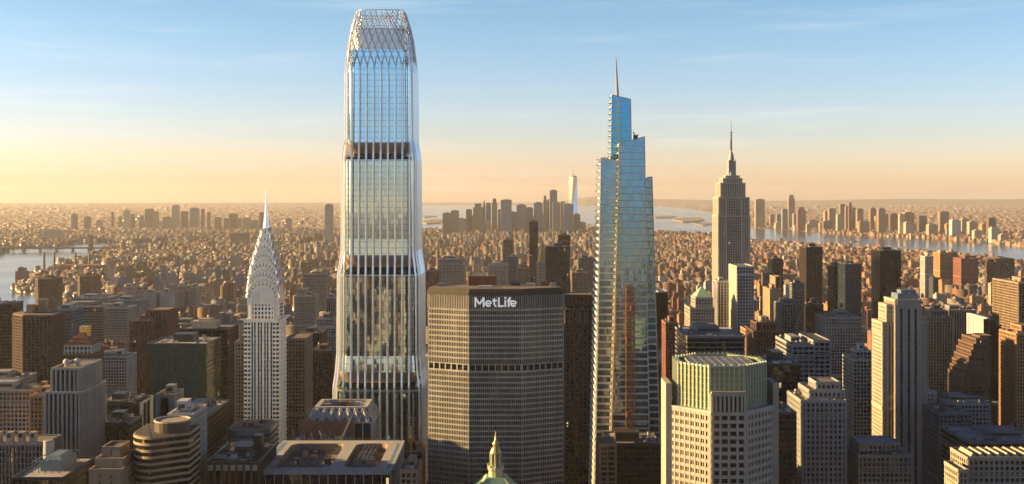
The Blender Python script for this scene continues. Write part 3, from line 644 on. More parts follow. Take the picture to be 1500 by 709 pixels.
# ---------------------------------------------------------------- tapering blue glass tower
def glass_spire_tower():
    Y0 = 850.0
    root = thing('tapered_glass_tower', 'tapering blue glass tower with stepped slanted tops and a tapered spire', 'skyscraper', (PX(915, Y0), Y0 + 25, 0))
    m, nt, b = newmat('faceted_blue_glass'); u, v, wl, onx = cells(nt, 1.5, 4.9); wn = cellnoise(nt, u, v, onx); sep = N(nt, 'ShaderNodeSeparateColor'); nt.links.new(wn.outputs['Color'], sep.inputs[0])
    mul = M_(nt, 'LESS_THAN', M_(nt, 'FRACT', u), .1)
    nt.links.new(mixc(nt, mul, mixc(nt, sep.outputs[0], (.22, .35, .40), (.31, .42, .46)), (.07, .10, .11)), b.inputs['Base Color']); b.inputs['Metallic'].default_value = .8; b.inputs['Roughness'].default_value = .06
    g = N(nt, 'ShaderNodeNewGeometry'); vs = N(nt, 'ShaderNodeVectorMath', operation='MULTIPLY_ADD'); nt.links.new(wn.outputs['Color'], vs.inputs[0]); vs.inputs[1].default_value = (.02,) * 3; vs.inputs[2].default_value = (-.01,) * 3
    va = N(nt, 'ShaderNodeVectorMath', operation='ADD'); nt.links.new(g.outputs['Normal'], va.inputs[0]); nt.links.new(vs.outputs[0], va.inputs[1]); nt.links.new(va.outputs[0], b.inputs['Normal'])
    GL = m
    m2, nt, b = newmat('crown_bright_glass'); b.inputs['Base Color'].default_value = (.10, .42, .66, 1); b.inputs['Metallic'].default_value = .75; b.inputs['Roughness'].default_value = .1; CG = m2
    z = lambda y: PZ(y, Y0)
    yb = 760
    def block(nm, b, t, zl, zr, gl, spand=True, fl=5.0, Y=0):
        """a tapering shaft: bottom and top footprints (x0,x1,y0,y1) with a slanted top"""
        zb = 0; k = 1.0
        pb = rect(*b); ptp = rect(*t)
        mb = MB(); zt4 = [zl, zr, zr, zl]
        mb.prism(pb, 0, zt4, 0, None, ptp); mb.build(nm, gl, root)
        sp = MB(); zz_ = min(zl, zr) - 1.0
        lerp = lambda a, c, q: a + (c - a) * q
        H = (zl + zr) / 2
        while zz_ > z(760):
            q = zz_ / H; lowness = max(0, min(1, (z(240) - zz_) / (z(240) - z(440)))); sh = .45 + .95 * lowness; dp = .25 + .45 * lowness
            bx0, bx1, by0, by1 = (lerp(b[i], t[i], q) for i in range(4))
            P = rect(bx0, bx1, by0, by1)
            for e in range(4):
                if e == 2: continue
                p, r = P[e], P[(e + 1) % 4]; L = math.hypot(r[0] - p[0], r[1] - p[1]); n = ((r[1] - p[1]) / L, -(r[0] - p[0]) / L)
                sp.slab(p, r, n, dp if e != 3 else dp + .5, zz_ - sh * (1 if e != 3 else 1.7), zz_, 0)
            zz_ -= fl
        sp.build('spandrel_cladding', W['terra'], root)
        ed = MB()
        for (p, r, zt_) in ((pb[0], ptp[0], zl), (pb[1], ptp[1], zr)):
            ed.tube([(p[0], p[1] - .1, 0), (r[0], r[1] - .1, zt_)], .5, 4)
        ed.tube([(ptp[0][0], ptp[0][1], zl), (ptp[1][0], ptp[1][1], zr)], .45, 4); ed.tube([(ptp[1][0], ptp[1][1], zr), (ptp[2][0], ptp[2][1], zr)], .45, 4); ed.tube([(ptp[0][0], ptp[0][1], zl), (ptp[3][0], ptp[3][1], zl)], .45, 4)
        ed.build('edge_frame', W['terra'], root)
    x = lambda px, dY=0: PX(px, Y0 + dY)
    zb_ = z(709)
    def ext(pt_top, ytop, pt_bot):   # footprint at the ground from where the edges stand at the foot of the picture
        q = (z(ytop)) / (z(ytop) - zb_); return tuple(a + (b2 - a) * q for a, b2 in zip(pt_top, pt_bot))
    def mk(nm, ytl, ytr, top, bot709, gl, **kw):
        t = (x(top[0], top[2]), x(top[1], top[2]), Y0 + top[2], Y0 + top[3]); b2 = (x(bot709[0], bot709[2]), x(bot709[1], bot709[2]), Y0 + bot709[2], Y0 + bot709[3])
        block(nm, ext(t, (ytl + ytr) / 2, b2), t, z(ytl), z(ytr), gl, **kw)
    mk('east_shaft_glazing', 231, 237, (881, 907, 3, 44), (872, 893, -4, 52), GL)
    mk('middle_shaft_glazing', 211, 200, (907.5, 944, 0, 40), (893.5, 952, -8, 48), GL)
    mk('west_shaft_glazing', 262, 259, (944.5, 955, 9, 40), (952.5, 968, 4, 48), GL)
    t = (x(897, 12), x(923.5, 12), Y0 + 12, Y0 + 36); block('crown_glazing', (t[0] - 8, t[1] + 8, t[2] - 3, t[3] + 3), t, z(137), z(143.5), CG, fl=4.2)
    # bronze lit seam between the two front shafts, open steel at the tops
    mb = MB()
    for i in range(70):
        y = 212 + i * 8; q = (y - 212) / (709 - 212)
        px = 907.3 - 14 * q; mb.box(x(px) - .5, x(px) + .5, Y0 - 1.4 - 8 * q, Y0 + 1 - 6 * q, z(y + 5), z(y)); mb.box(x(px) - .2, x(px) + .2, Y0 - 1.1 - 8 * q, Y0 + 1 - 6 * q, z(y + 8.1), z(y + 4.9))
    mb.build('seam_lattice', W['gold'], root)
    mb = MB()
    for px, y0_, y1_, dy in ((879, 238, 231, 6), (885, 238, 230, 8), (891, 240, 229, 10), (896, 240, 231, 6), (900, 236, 226, 9), (905, 236, 228, 10)):
        mb.tube([(x(px, dy), Y0 + dy, z(y0_)), (x(px, dy), Y0 + dy, z(y1_))], .35, 4); mb.tube([(x(px, dy), Y0 + dy, z(y1_)), (x(px + 6, 10), Y0 + 10, z(y1_ + 1))], .3, 4)
    mb.build('roof_steel_frame', W['bronze'], root)
    mb = MB()
    for i in range(11):
        y = 144 + i * 9; mb.box(x(906, 11) - .4, x(906, 11) + .4, Y0 + 11, Y0 + 12.2, z(y + 9), z(y)); mb.box(x(902, 11), x(910, 11), Y0 + 11.2, Y0 + 12.1, z(y + .8), z(y))
    mb.build('crown_ladder_frame', W['gold'], root)
    mb = MB(); mb.tube([(x(904.5, 18), Y0 + 18, z(142)), (x(903.3, 18), Y0 + 18, z(110)), (x(902, 18), Y0 + 18, z(78))], [1.15, .75, .22], 8)
    for i in range(16): q = i / 16; mb.cyl(x(904.5 - 2.3 * q, 18), Y0 + 18, z(136 - 56 * q), z(136 - 56 * q) + .7, 1.35 - .95 * q, n=8)
    mb.build('spire', W['pale'], root)
    # builders' crane on the shoulder and the builders' lift up the front
    cr = thing('tower_crane', 'small dark construction crane on the slanted shoulder of the blue glass tower', 'crane', (x(930, 20), Y0 + 20, z(206)))
    mb = MB(); mb.box(x(928, 20), x(934, 20), Y0 + 18, Y0 + 22, z(204), z(196)); mb.build('cab', W['bronze'], cr)
    mb = MB(); mb.tube([(x(930.5, 20), Y0 + 20, z(212)), (x(930.5, 20), Y0 + 20, z(200))], .5, 4); mb.build('mast', W['rust'], cr)
    mb = MB(); mb.tube([(x(931, 20), Y0 + 20, z(197)), (x(927, 20), Y0 + 18, z(191.5))], .4, 4); mb.tube([(x(931, 20), Y0 + 20, z(197)), (x(936, 20), Y0 + 22, z(195))], .35, 4); mb.build('jib', W['rust'], cr)
    ho = thing('construction_hoist', 'orange construction hoist lattice climbing the front of the blue glass tower', 'hoist', (x(923), Y0 - 9, 0))
    yh = Y0 - 9.5; mb = MB(); xa, xb = PX(917.5, yh), PX(929.5, yh); zt = PZ(419, yh)
    for xx in (xa, (xa + xb) / 2 - .8, (xa + xb) / 2 + .8, xb):
        mb.box(xx - .28, xx + .28, yh, yh + .7, 0, zt); mb.box(xx - .2, xx + .2, yh + 3, yh + 3.5, 0, zt)
    zz_ = PZ(760, yh); s = 1
    while zz_ < zt:
        mb.box(xa, xb, yh - .1, yh + .35, zz_, zz_ + .55); mb.tube([(xa, yh + .1, zz_), (xb, yh + .1, zz_ + 3.2)] if s > 0 else [(xb, yh + .1, zz_), (xa, yh + .1, zz_ + 3.2)], .24, 4); zz_ += 3.2; s = -s
    hm = wall('orange_hoist_paint', (.50, .24, .08), .6, .2); mb.build('mast_lattice', hm, ho)
    for px, y in ((920, 500), (926.5, 455), (920.5, 610)):
        mb = MB(); xx = PX(px, yh); mb.box(xx - 1.3, xx + 1.3, yh - 2.2, yh - .3, PZ(y, yh), PZ(y, yh) + 3.6); mb.box(xx - .9, xx + .9, yh - 2.25, yh - 2.2, PZ(y, yh) + .5, PZ(y, yh) + 3); mb.build('lift_cage', W['rust'], ho)
    KEEP.append((x(860), x(975), Y0 - 14, Y0 + 58)); claim(865, 968, 137, Y0)
glass_spire_tower()

# ---------------------------------------------------------------- stone tower with mooring mast, far right of centre
def setback_tower():
    Y0 = 1690.0; z = lambda y: PZ(y, Y0); x = lambda px, d=0: PX(px, Y0 + d)
    root = thing('setback_stone_tower', 'tall limestone setback tower topped by a silver mast and long antenna', 'skyscraper', (x(1071), Y0 + 25, 0))
    lm = wall('pale_limestone', (.47, .42, .34), .8, .15, objrand=0)
    vols = [(1052, 1098.5, 317, -1, 47), (1052.5, 1097.5, 290, 0, 44), (1055.5, 1091.5, 269, 3, 40), (1059, 1087, 262, 6, 34), (1063, 1083, 258, 9, 28)]
    gbm = MB(); mb = MB()
    for i, (a, b, y, d0, d1) in enumerate(vols):
        x0, x1 = x(a, d0), x(b, d0); poly = rect(x0, x1, Y0 + d0, Y0 + d1); gbm.prism(poly, 0, z(y)); lo = z(430) if i < 2 else z(330)
        if i == 0: lo = z(520)
        for e in (0, 1, 3):
            p, q = poly[e], poly[(e + 1) % 4]
            if e == 0 and i in (0, 1):   # two stone wings with the darker recess between
                L = q[0] - p[0]; w1 = L * .27
                edge_grid(mb, p, (p[0] + w1, p[1]), lo, z(y), 2.6, 3.8, 1.35, .55, .9); edge_grid(mb, (q[0] - w1, q[1]), q, lo, z(y), 2.6, 3.8, 1.35, .55, .9)
                edge_grid(mb, (p[0] + w1, p[1] + .01), (q[0] - w1, q[1] + .01), lo, z(y), 2.6, 3.8, .9, .7, .4)
            else: edge_grid(mb, p, q, lo, z(y), 2.6, 3.8, 1.35, .6, .6)
        mb.prism([(x0 - .6, Y0 + d0 - .9), (x1 + .6, Y0 + d0 - .9), (x1 + .6, Y0 + d1), (x0 - .6, Y0 + d1)], z(y) - .5, z(y) + 1.2)
    gbm.build('window_glazing', G['dark'], root); mb.build('facade_cladding', lm, root)
    cx, cy = x(1071, 22), Y0 + 22
    mb = MB(); mb.lathe(cx, cy, [(8.2, z(258)), (7.2, z(254)), (7.2, z(252)), (5.6, z(250)), (5.0, z(236)), (4.2, z(231)), (3.4, z(226)), (1.6, z(221)), (1.4, z(219))], 14); 
    for k in range(4):
        a = R(45 + 90 * k); c_, s_ = math.cos(a), math.sin(a); mb.prism([(cx + c_ * 7.6 - s_ * 1.2, cy + s_ * 7.6 + c_ * 1.2), (cx + c_ * 4 - s_ * 1.2, cy + s_ * 4 + c_ * 1.2), (cx + c_ * 4 + s_ * 1.2, cy + s_ * 4 - c_ * 1.2), (cx + c_ * 7.6 + s_ * 1.2, cy + s_ * 7.6 - c_ * 1.2)], z(258), z(234))
    mb.build('mooring_mast', W['pale'], root)
    mb = MB(); mb.lathe(cx, cy, [(1.4, z(221)), (1.3, z(205)), (.9, z(204)), (.8, z(192)), (.4, z(191)), (.3, z(176))], 8)
    for y in range(194, 220, 4): mb.cyl(cx, cy, z(y), z(y) + 1, 1.9, n=8)
    mb.build('antenna', W['bronze'], root)
    KEEP.append((x(1040), x(1105), Y0 - 5, Y0 + 52)); claim(1044, 1099, 262, Y0)
setback_tower()

# ---------------------------------------------------------------- stone octagon with green glass crown
def octagon_tower():
    Y0 = 650.0; h = 10.0; cx = (PX(1041, Y0) + PX(1093, Y0)) / 2; c = 20.0; cy = Y0 + h + c
    def oc(hb, cc): return [(cx - hb, cy - hb - cc), (cx + hb, cy - hb - cc), (cx + hb + cc, cy - hb), (cx + hb + cc, cy + hb), (cx + hb, cy + hb + cc), (cx - hb, cy + hb + cc), (cx - hb - cc, cy + hb), (cx - hb - cc, cy - hb)]
    root = thing('octagonal_tower', 'pale stone octagonal tower wearing a ribbed green glass crown with open top', 'skyscraper', (cx, cy, 0))
    zs = PZ(600, 660.); zc = PZ(537, 652.); st = wall('granite_cladding', (.38, .345, .275), .75, .18, objrand=0)
    poly = oc(h, c); gb = MB(); fb = MB(); gb.prism(poly, 0, zs)
    for k in range(8):
        p, q = poly[k], poly[(k + 1) % 8]
        if k in (3, 4, 5): continue
        edge_grid(fb, p, q, PZ(770, Y0), zs, 3.6, 4.4, 1.15, 1.9, .5); edge_grid(fb, p, q, PZ(770, Y0), zs, 1.8, 99, .4, 0, .3)
    # raised flat panel of the middle facet
    P = [(cx - h + .4, cy - h - c - 1.6), (cx + h - .4, cy - h - c - 1.6), (cx + h - .4, cy - h - c + 3), (cx - h + .4, cy - h - c + 3)]; zg = PZ(577, Y0)
    gb.prism(P, 0, zg); 
    for k in (0, 1, 3): edge_grid(fb, P[k], P[(k + 1) % 4], PZ(770, Y0), zg - 10, 4.8, 4.4, 1.3, 1.9, .5); edge_grid(fb, P[k], P[(k + 1) % 4], zg - 10, zg, 2.4, 12, 1.2, 1.0, .6)
    fb.prism([(x, y) for x, y in P], zg, [zg + .6] * 4)
    xm = cx; yf = cy - h - c - 1.9
    fb.prism([(cx - h + .4, yf), (cx + h - .4, yf), (cx + h - .4, yf + 2), (cx - h + .4, yf + 2)], zg + .62, zg + 1.6)
    # side pylons
    for sx in (-1, 1):
        xa, xb = sorted((cx + sx * (h + c - .5), cx + sx * (h + c + 2.2))); zp = PZ(560, 672.)
        gb.box(xa, xb, cy - h - 1, cy + h, 0, zp - 1); fb.box(xa - .3, xb + .3, cy - h - 1.3, cy + h + .3, 0, zp)
    gb.build('window_glazing', G['dark'], root); fb.build('facade_cladding', st, root)
    mb = MB(); mb.prism([(cx + (x - cx) * 1.015, cy + (y - cy) * 1.015) for x, y in poly], zs, zs + .9); mb.build('setback_roof', W['roofl'], root)
    m, nt, b = newmat('green_crown_glass'); u, v, wl, onx = cells(nt, 1.5, 2.6); wn = cellnoise(nt, u, v, onx); b.inputs['Roughness'].default_value = .22
    nt.links.new(mixc(nt, wn.outputs['Value'], (.27, .35, .17), (.34, .42, .22)), b.inputs['Base Color']); b.inputs['Metallic'].default_value = .25; CGL = m
    cp = oc(9.6, 15.5); ci = [(cx + (x - cx) * .93, cy + (y - cy) * .93) for x, y in cp]; mb = MB()
    for k in range(8):
        a, b2 = cp[k], cp[(k + 1) % 8]; c1, d = ci[(k + 1) % 8], ci[k]
        mb.face([(*a, zs + .9), (*b2, zs + .9), (*b2, zc), (*a, zc)]); mb.face([(*a, zc), (*b2, zc), (*c1, zc), (*d, zc)]); mb.face([(*d, zc), (*c1, zc), (*c1, zc - 8), (*d, zc - 8)])
    mb.build('crown_glass', CGL, root)
    mb = MB()
    for k in range(8):
        edge_grid(mb, cp[k], cp[(k + 1) % 8], zs + .9, zc + .7, 2.9, 99, .42, 0, .85); edge_grid(mb, cp[k], cp[(k + 1) % 8], zc - .9, zc + .1, 99, 9, 0, .9, .45); edge_grid(mb, cp[k], cp[(k + 1) % 8], zs + .9, zc, 99, 3.4, 0, .22, .3)
    cf = wall('pale_crown_frame', (.50, .52, .40), .5, .1, objrand=0); mb.build('crown_rib_frame', cf, root)
    mb = MB(); mb.prism(ci, zc - 9.5, zc - 8, 0, 0); mb.build('roof', W['roofl'], root)
    mb = MB(); r2 = random.Random(5)
    for i in range(-4, 5):
        mb.box(cx + i * 4.6 - .3, cx + i * 4.6 + .3, cy - 17, cy + 17, zc - 1.3, zc - .5)
    for i in range(-3, 4): mb.box(cx - 18, cx + 18, cy + i * 5 - .25, cy + i * 5 + .25, zc - .9, zc - .1)
    mb.build('roof_beam_lattice', W['white'], root)
    for i in range(14):
        a, b2 = cx + r2.uniform(-17, 14), cy + r2.uniform(-16, 13); mb = MB(); sx, sy = r2.uniform(2, 5), r2.uniform(2, 4); mb.box(a, a + sx, b2, b2 + sy, zc - 8, zc - r2.uniform(1.6, 4)); mb.cyl(a + sx / 2, b2 + sy / 2, zc - 5.2, zc - 2.7, min(sx, sy) * .3, n=10); mb.build('roof_unit', W[r2.choice(['white', 'pale', 'dark', 'roofl'])], root)
    KEEP.append((cx - 35, cx + 35, Y0 - 5, Y0 + 65)); claim(967, 1135, 510, Y0)
octagon_tower()

# ---------------------------------------------------------------- green and gold cupola in front of the slab
def cupola():
    Y0 = 632.0; cx, cy = PX(726, Y0), Y0; z = lambda y: PZ(y, Y0); k = Y0 / F
    GV = wall('verdigris_gilding', (.52, .44, .17), .4, .3, .5, objrand=0)
    root = thing('cupola_topped_building', 'green copper pyramid roof with a gilded cupola and finial before the lettered slab', 'building', (cx, cy, 0))
    mb = MB(); mb.box(cx - 21, cx + 21, cy - 14, cy + 14, 0, z(745)); mb.build('wall', W['limestone'], root)
    mb = MB(); mb.box(cx - 22, cx + 22, cy - 15, cy + 15, z(745), z(741)); mb.build('cornice', W['cream'], root)
    mb = MB(); b = [(cx - 20, cy - 13), (cx + 20, cy - 13), (cx + 20, cy + 13), (cx - 20, cy + 13)]
    sq = lambda hx, hy, y: [(cx - hx, cy - hy, z(y)), (cx + hx, cy - hy, z(y)), (cx + hx, cy + hy, z(y)), (cx - hx, cy + hy, z(y))]
    mb.loft([sq(20, 13, 741), sq(14, 10, 722), sq(9.3, 7.5, 708), sq(5, 5, 697)]); mb.build('roof', W['copper'], root)
    mb = MB()
    mb.tube([(cx - 5, cy - 5, z(698)), (cx + 5, cy - 5, z(698)), (cx + 5, cy + 5, z(698)), (cx - 5, cy + 5, z(698)), (cx - 5, cy - 5, z(698))], .3, 6)
    for sx in (-1, 1):
        for sy in (-1, 1): mb.tube([(cx + sx * 20, cy + sy * 13, z(741)), (cx + sx * 14, cy + sy * 10, z(722)), (cx + sx * 8.5, cy + sy * 7.2, z(708)), (cx + sx * 5, cy + sy * 5, z(698))], .45, 6)
    mb.build('roof_rib', GV, root)
    for i in (-1, 0, 1):     # dormers low on the copper roof
        mb = MB(); xx = cx + i * 6; mb.box(xx - 1, xx + 1, cy - 10.5, cy - 6, z(716), z(709)); mb.prism([(xx - 1.3, cy - 10.8), (xx + 1.3, cy - 10.8), (xx + 1.3, cy - 6), (xx - 1.3, cy - 6)], z(709), z(705), 0, 0, [(xx - .1, cy - 10.8), (xx + .1, cy - 10.8), (xx + .1, cy - 6), (xx - .1, cy - 6)]); mb.build('dormer', GV, root)
    gd = wall('gilded_stone', (.40, .42, .24), .5, .3, .15, objrand=0)
    mb = MB(); mb.lathe(cx, cy, [(4.472, z(699)), (3.956, z(697)), (3.784, z(689)), (4.3, z(688)), (4.386, z(684)), (3.612, z(682)), (2.838, z(680))], 12); mb.build('cupola_drum', gd, root)
    mb = MB()
    for q in range(8):
        a = 6.2832 * q / 8; mb.cyl(cx + 2.6 * math.cos(a), cy + 2.6 * math.sin(a), z(680), z(664), .55, n=6)
        mb.cyl(cx + 4.0 * math.cos(a), cy + 4.0 * math.sin(a), z(684), z(678), .5, .15, n=6)
    mb.lathe(cx, cy, [(1.978, z(680)), (1.978, z(664))], 10); mb.build('cupola_lantern', gd, root)
    mb = MB(); mb.lathe(cx, cy, [(3.182, z(664)), (3.182, z(662.5)), (2.752, z(660)), (2.064, z(656)), (1.29, z(654)), (1.376, z(652)), (1.806, z(650)), (1.29, z(647)), (0.774, z(645)), (0.43, z(640)), (0.086, z(631))], 12); mb.build('cupola_dome', GV, root)
    for sx in (-1, 1):
        mb = MB(); xx = cx + sx * 12.5; mb.cyl(xx, cy - 9, z(722), z(712), .9, .8, n=8); mb.lathe(xx, cy - 9, [(.8, z(712)), (1.3, z(710)), (1.2, z(708)), (.3, z(705))], 8); mb.build('roof_urn', gd, root)
    KEEP.append((cx - 25, cx + 25, cy - 18, cy + 18)); claim(700, 752, 640, Y0)
cupola()

# ---------------------------------------------------------------- buildings left of the ribbed tower
def dome(root, x, y, z, r, mat='white'):
    mb = MB(); mb.lathe(x, y, [(r * .5, z), (r * .5, z + r * .6), (r, z + r * .9), (r * 1.0, z + r * 1.3), (r * .75, z + r * 1.8), (r * .3, z + r * 2.05), (.02, z + r * 2.1)], 14); mb.build('radome', W[mat], root, True)
T('office_slab', 'flat topped dark glass slab cut by the frame, beside the gold edged tower', 'office tower', [(-60, 17.5, 446, 1300, 30)], 'black' if 0 else 'dkcurt')
T('residential_tower', 'dark brown round cornered tower standing against the bright river', 'apartment tower', [(49, 82, 409, 2300, 34)], 'brown', cham=(9, 9), roof='flat')
T('residential_tower', 'smaller dark tower by the river bend, right of the round cornered brown one', 'apartment tower', [(112, 140, 405, 2700, 36), (108, 160, 432, 2720, 50)], 'brown', cham=(8, 8))
r_, B = T('residential_tower', 'brown balcony tower with a gold lit left edge and antenna', 'apartment tower', [(9, 76, 463, 1150, 34)], 'balc', cham=(17, 0), roof='mast')
mb = MB(); x0, x1, y0, y1, z = B[0]; mb.box(x0 + 14, x0 + 21, y0 + 14, y0 + 22, z + 1, z + 10); mb.box(x0 + 24, x0 + 32, y0 + 18, y0 + 26, z + 1, z + 15); mb.build('penthouse', W['tan'], r_)
T('office_tower', 'blue grey glass slab right behind the brown balcony tower', 'office tower', [(76, 104, 455, 1320, 40)], 'blue')
T('office_block', 'wide grey block with stepped blue roofs below the river bend', 'office block', [(84, 152, 450, 1750, 60), (95, 138, 444, 1770, 30)], 'gbands', roofm='roofl')
T('office_block', 'long blue glass block behind the wide grey stepped roofs', 'office block', [(104, 158, 437, 2050, 60)], 'teal')
T('apartment_block', 'pale mottled glass block with a slanting bright roof line, left of the teal block', 'apartment block', [(155, 186, 452, 1650, 45)], 'teal', over=dict(wall='pale'))
T('office_block', 'teal glass block with a thin pale corner strip', 'office block', [(160, 204, 441, 2000, 50)], 'teal')
T('office_block', 'smooth pale grey block split by a dark slot, left of the bright twin slabs', 'office block', [(209, 229, 429, 2400, 40), (234, 248, 429, 2400, 40), (228, 235, 431, 2412, 30)], 'pale', over=dict(bay=9, fl=9, pw=7, sh=7))
T('apartment_block', 'bright cream block lit by the sun, above the teal glass roofs', 'apartment block', [(180, 197, 421, 2500, 30), (197, 212, 426, 2510, 30)], 'cream')
T('apartment_tower', 'first of two sunlit cream slabs joined by a dark core', 'apartment tower', [(259, 269, 419, 2600, 24), (269, 278, 426, 2610, 20)], 'cream')
T('apartment_tower', 'second of two sunlit cream slabs, nearer the silver crown', 'apartment tower', [(278, 288, 421, 2600, 26)], 'cream')
# hotel with the red stepped roof and lit crown
r_, B = T('stepped_roof_hotel', 'cream hotel with red stepped roof and glowing gold lantern above white arcade', 'hotel', [(92, 137, 520, 1080, 26), (95, 134, 506, 1082, 22)], 'brown', roof='none', over=dict(wall='brown'))
x0, x1, y0, y1, z = B[1]; mb = MB()
edge_grid(mb, (x0 - .5, y0 - .6), (x1 + .5, y0 - .6), B[0][4], z + .2, 3.6, 4.5, 1.1, 1.2, .7); edge_grid(mb, (x1 + .5, y0 - .6), (x1 + .5, y1), B[0][4], z + .2, 3.6, 4.5, 1.1, 1.2, .7); mb.build('arcade_frame', W['white'], r_)
mb = MB(); a, b2, c, d = x0 + 2, x1 - 2, y0 + 2, y1 - 2
mb.box(a, b2, c, d, z, z + 3.5); mb.box(a + 3, b2 - 3, c + 2, d - 2, z + 3.5, z + 7); mb.prism(rect(a + 6, b2 - 6, c + 4, d - 4), z + 7, z + 11, 0, 0, rect(a + 8, b2 - 8, c + 6, d - 6)); mb.build('roof', W['red'], r_)
mb = MB(); mb.box(a + 7.5, b2 - 5.5, c + 9, d - 1, z + 7, z + 16.5); mb.build('lantern', W['gold'], r_)
# vertically striped white tower with two domes
r_, B = T('striped_stone_tower', 'pale tower of narrow vertical stone strips with two white domes on the roof', 'office tower', [(76, 116, 541, 760, 40), (66, 118, 576, 757, 46)], 'cpiers', roof='none', over=dict(wall='pale', bay=2.9, pw=1.25, sh=.0))
x0, x1, y0, y1, z = B[0]; dome(r_, PX(96, 770), 772, z + .3, 2.4); dome(r_, PX(112, 772), 774, z + .3, 2.4)
# low blocks at the lower left corner
r_, B = T('office_block', 'low grey block with four lit roof vents in the lower corner', 'office block', [(-40, 64, 652, 700, 26)], 'lpiers', roof='none', over=dict(bay=2.2, pw=.7))
for i in range(4):
    x0, x1, y0, y1, z = B[0]; mb = MB(); xx = PX(-6 + i * 17, 706); mb.box(xx, xx + 3.4, 704, 708, z, z + 6.5); mb.box(xx + .6, xx + 2.8, 703.9, 704, z + 3.6, z + 6, 1); mb.box(xx - .2, xx + 3.6, 703.8, 708.2, z + 6.5, z + 6.9); mb.build('roof_vent', [W['cream'], W['dark']], r_)
T('apartment_block', 'grey apartment slab behind the four lit roof vents', 'apartment block', [(-30, 44, 573, 960, 30)], 'pale')
T('apartment_block', 'orange brown brick block beside the striped stone tower', 'apartment block', [(44, 68, 581, 930, 26), (50, 70, 570, 945, 16)], 'orange')
T('apartment_block', 'low cream topped block under the brown balcony tower', 'apartment block', [(-30, 30, 556, 1060, 36)], 'pale', roofm='roofl')
r_, B = T('office_block', 'dark flat block with framed roof deck and pale cylinder tank in front of striped tower', 'office block', [(18, 92, 702, 600, 46)], 'dkcurt', roof='none', roofm='roofl')
x0, x1, y0, y1, z = B[0]; mb = MB(); mb.cyl(PX(76, 640), 636, z, z + 12, 3.0, 2.9); mb.cyl(PX(76, 640), 636, z + 12, z + 12.6, 3.2, 2.2); mb.build('cylinder_tank', W['pale'], r_)
mb = MB()
for a, b2 in ((x0 + 5, x1 - 7),):
    for yy in (y0 + 12, y1 - 6): mb.box(a, b2, yy, yy + .4, z + 6, z + 6.5)
    for xx in np.linspace(a, b2, 5):
        for yy in (y0 + 12, y1 - 6): mb.box(xx, xx + .4, yy, yy + .4, z, z + 6)
        mb.box(xx, xx + .3, y0 + 12, y1 - 6, z + 5.8, z + 6.2)
mb.build('roof_frame', W['blue'], r_)
mb = MB(); mb.box(x0 + 8, x0 + 20, y0 + 16, y1 - 10, z, z + 5); mb.prism(rect(x0 + 8, x0 + 20, y0 + 16, y1 - 10), z + 5, z + 8, 0, 0, rect(x0 + 11, x0 + 17, y0 + 19, y1 - 12)); mb.build('penthouse', W['blue'], r_)
T('stepped_brick_building', 'small yellow brick building with stepped top, left of the rounded banded tower', 'building', [(131, 178, 690, 600, 26), (140, 180, 674, 606, 20), (150, 176, 657, 612, 14)], 'tan', roof='none', over=dict(bay=7, pw=5, sh=2))
# rounded banded tower
def banded_tower():
    Y0 = 610.0; z = PZ(643, Y0); x0, x1 = PX(186, Y0), PX(268, Y0); r = 13.0; D = 34
    root = thing('rounded_banded_tower', 'tower with wraparound cream bands, rounded sunlit corner and dark ribbon windows', 'office tower', ((x0 + x1) / 2, Y0 + 15, 0))
    poly = [(x0 + r - r * math.cos(t), Y0 + r - r * math.sin(t)) for t in [R(90 * i / 10) for i in range(11)]] + [(x1 - 17, Y0), (x1, Y0 + 12), (x1, Y0 + D), (x0, Y0 + D)]
    mb = MB(); mb.prism(poly, 0, z); mb.build('window_glazing', G['black'], root)
    cx, cy = sum(p[0] for p in poly) / len(poly), Y0 + D / 2
    g = [(cx + (x - cx) * 1.02, cy + (y - cy) * 1.03) for x, y in poly]; mb = MB(); zz = z + 1.0; n = len(g)
    while zz > PZ(760, Y0):
        mb.prism(g, zz - 1.35, zz, 0, 0, bottom=True); zz -= 3.45
    mb.build('band_cladding', wall('tan_band', (.36, .27, .15), .7, .2, objrand=0), root)
    mb = MB(); gi = [(cx + (x - cx) * .93, cy + (y - cy) * .92) for x, y in poly]; mb.prism(gi, z + 1.0, z + 1.25); mb.build('roof', W['roofd'], root)
    mb = MB(); mb.cyl(x0 + 19, Y0 + 17, z + 1.2, z + 6.5, 9.5, n=24); mb.build('drum_penthouse', W['bronze'], root)
    mb = MB(); mb.lathe(x0 + 19, Y0 + 17, [(9.8, z + 6.5), (9.8, z + 7.3), (9.0, z + 7.3), (9.0, z + 6.6)], 24); mb.build('drum_rim', W['cream'], root)
    r2 = random.Random(3)
    for i in range(7):
        mb = MB(); a = x1 - 14 + r2.uniform(0, 9); b2 = Y0 + 14 + r2.uniform(0, 14); mb.box(a, a + r2.uniform(1.5, 4), b2, b2 + r2.uniform(1.5, 3), z + 1.2, z + r2.uniform(2.5, 5)); mb.build('roof_unit', W[r2.choice(['bronze', 'grey', 'tan'])], root)
    KEEP.append((x0 - 3, x1 + 3, Y0 - 3, Y0 + D + 3)); claim(186, 270, 633, Y0)
banded_tower()
T('grid_faced_tower', 'slim tower with a white window grid right of the rounded banded tower', 'office tower', [(246, 281, 609, 640, 30)], 'wgrid', roof='flat', over=dict(bay=2.2))
T('concrete_tower', 'windowless brown concrete tower block behind the rounded banded tower', 'tower', [(228, 254, 580, 800, 24)], 'tan', over=dict(wall='grey', bay=12, pw=9, sh=2.4, fl=8), roof='flat')
T('office_tower', 'dark brown slab with a bright flat roof right of the white grid tower', 'office tower', [(250, 303, 611, 780, 60)], 'bronze', roofm='roofl')
T('office_tower', 'broad dark green glass box with scattered lit windows and pale roof', 'office tower', [(216, 302, 505, 1000, 50)], 'green', roofm='roofl')
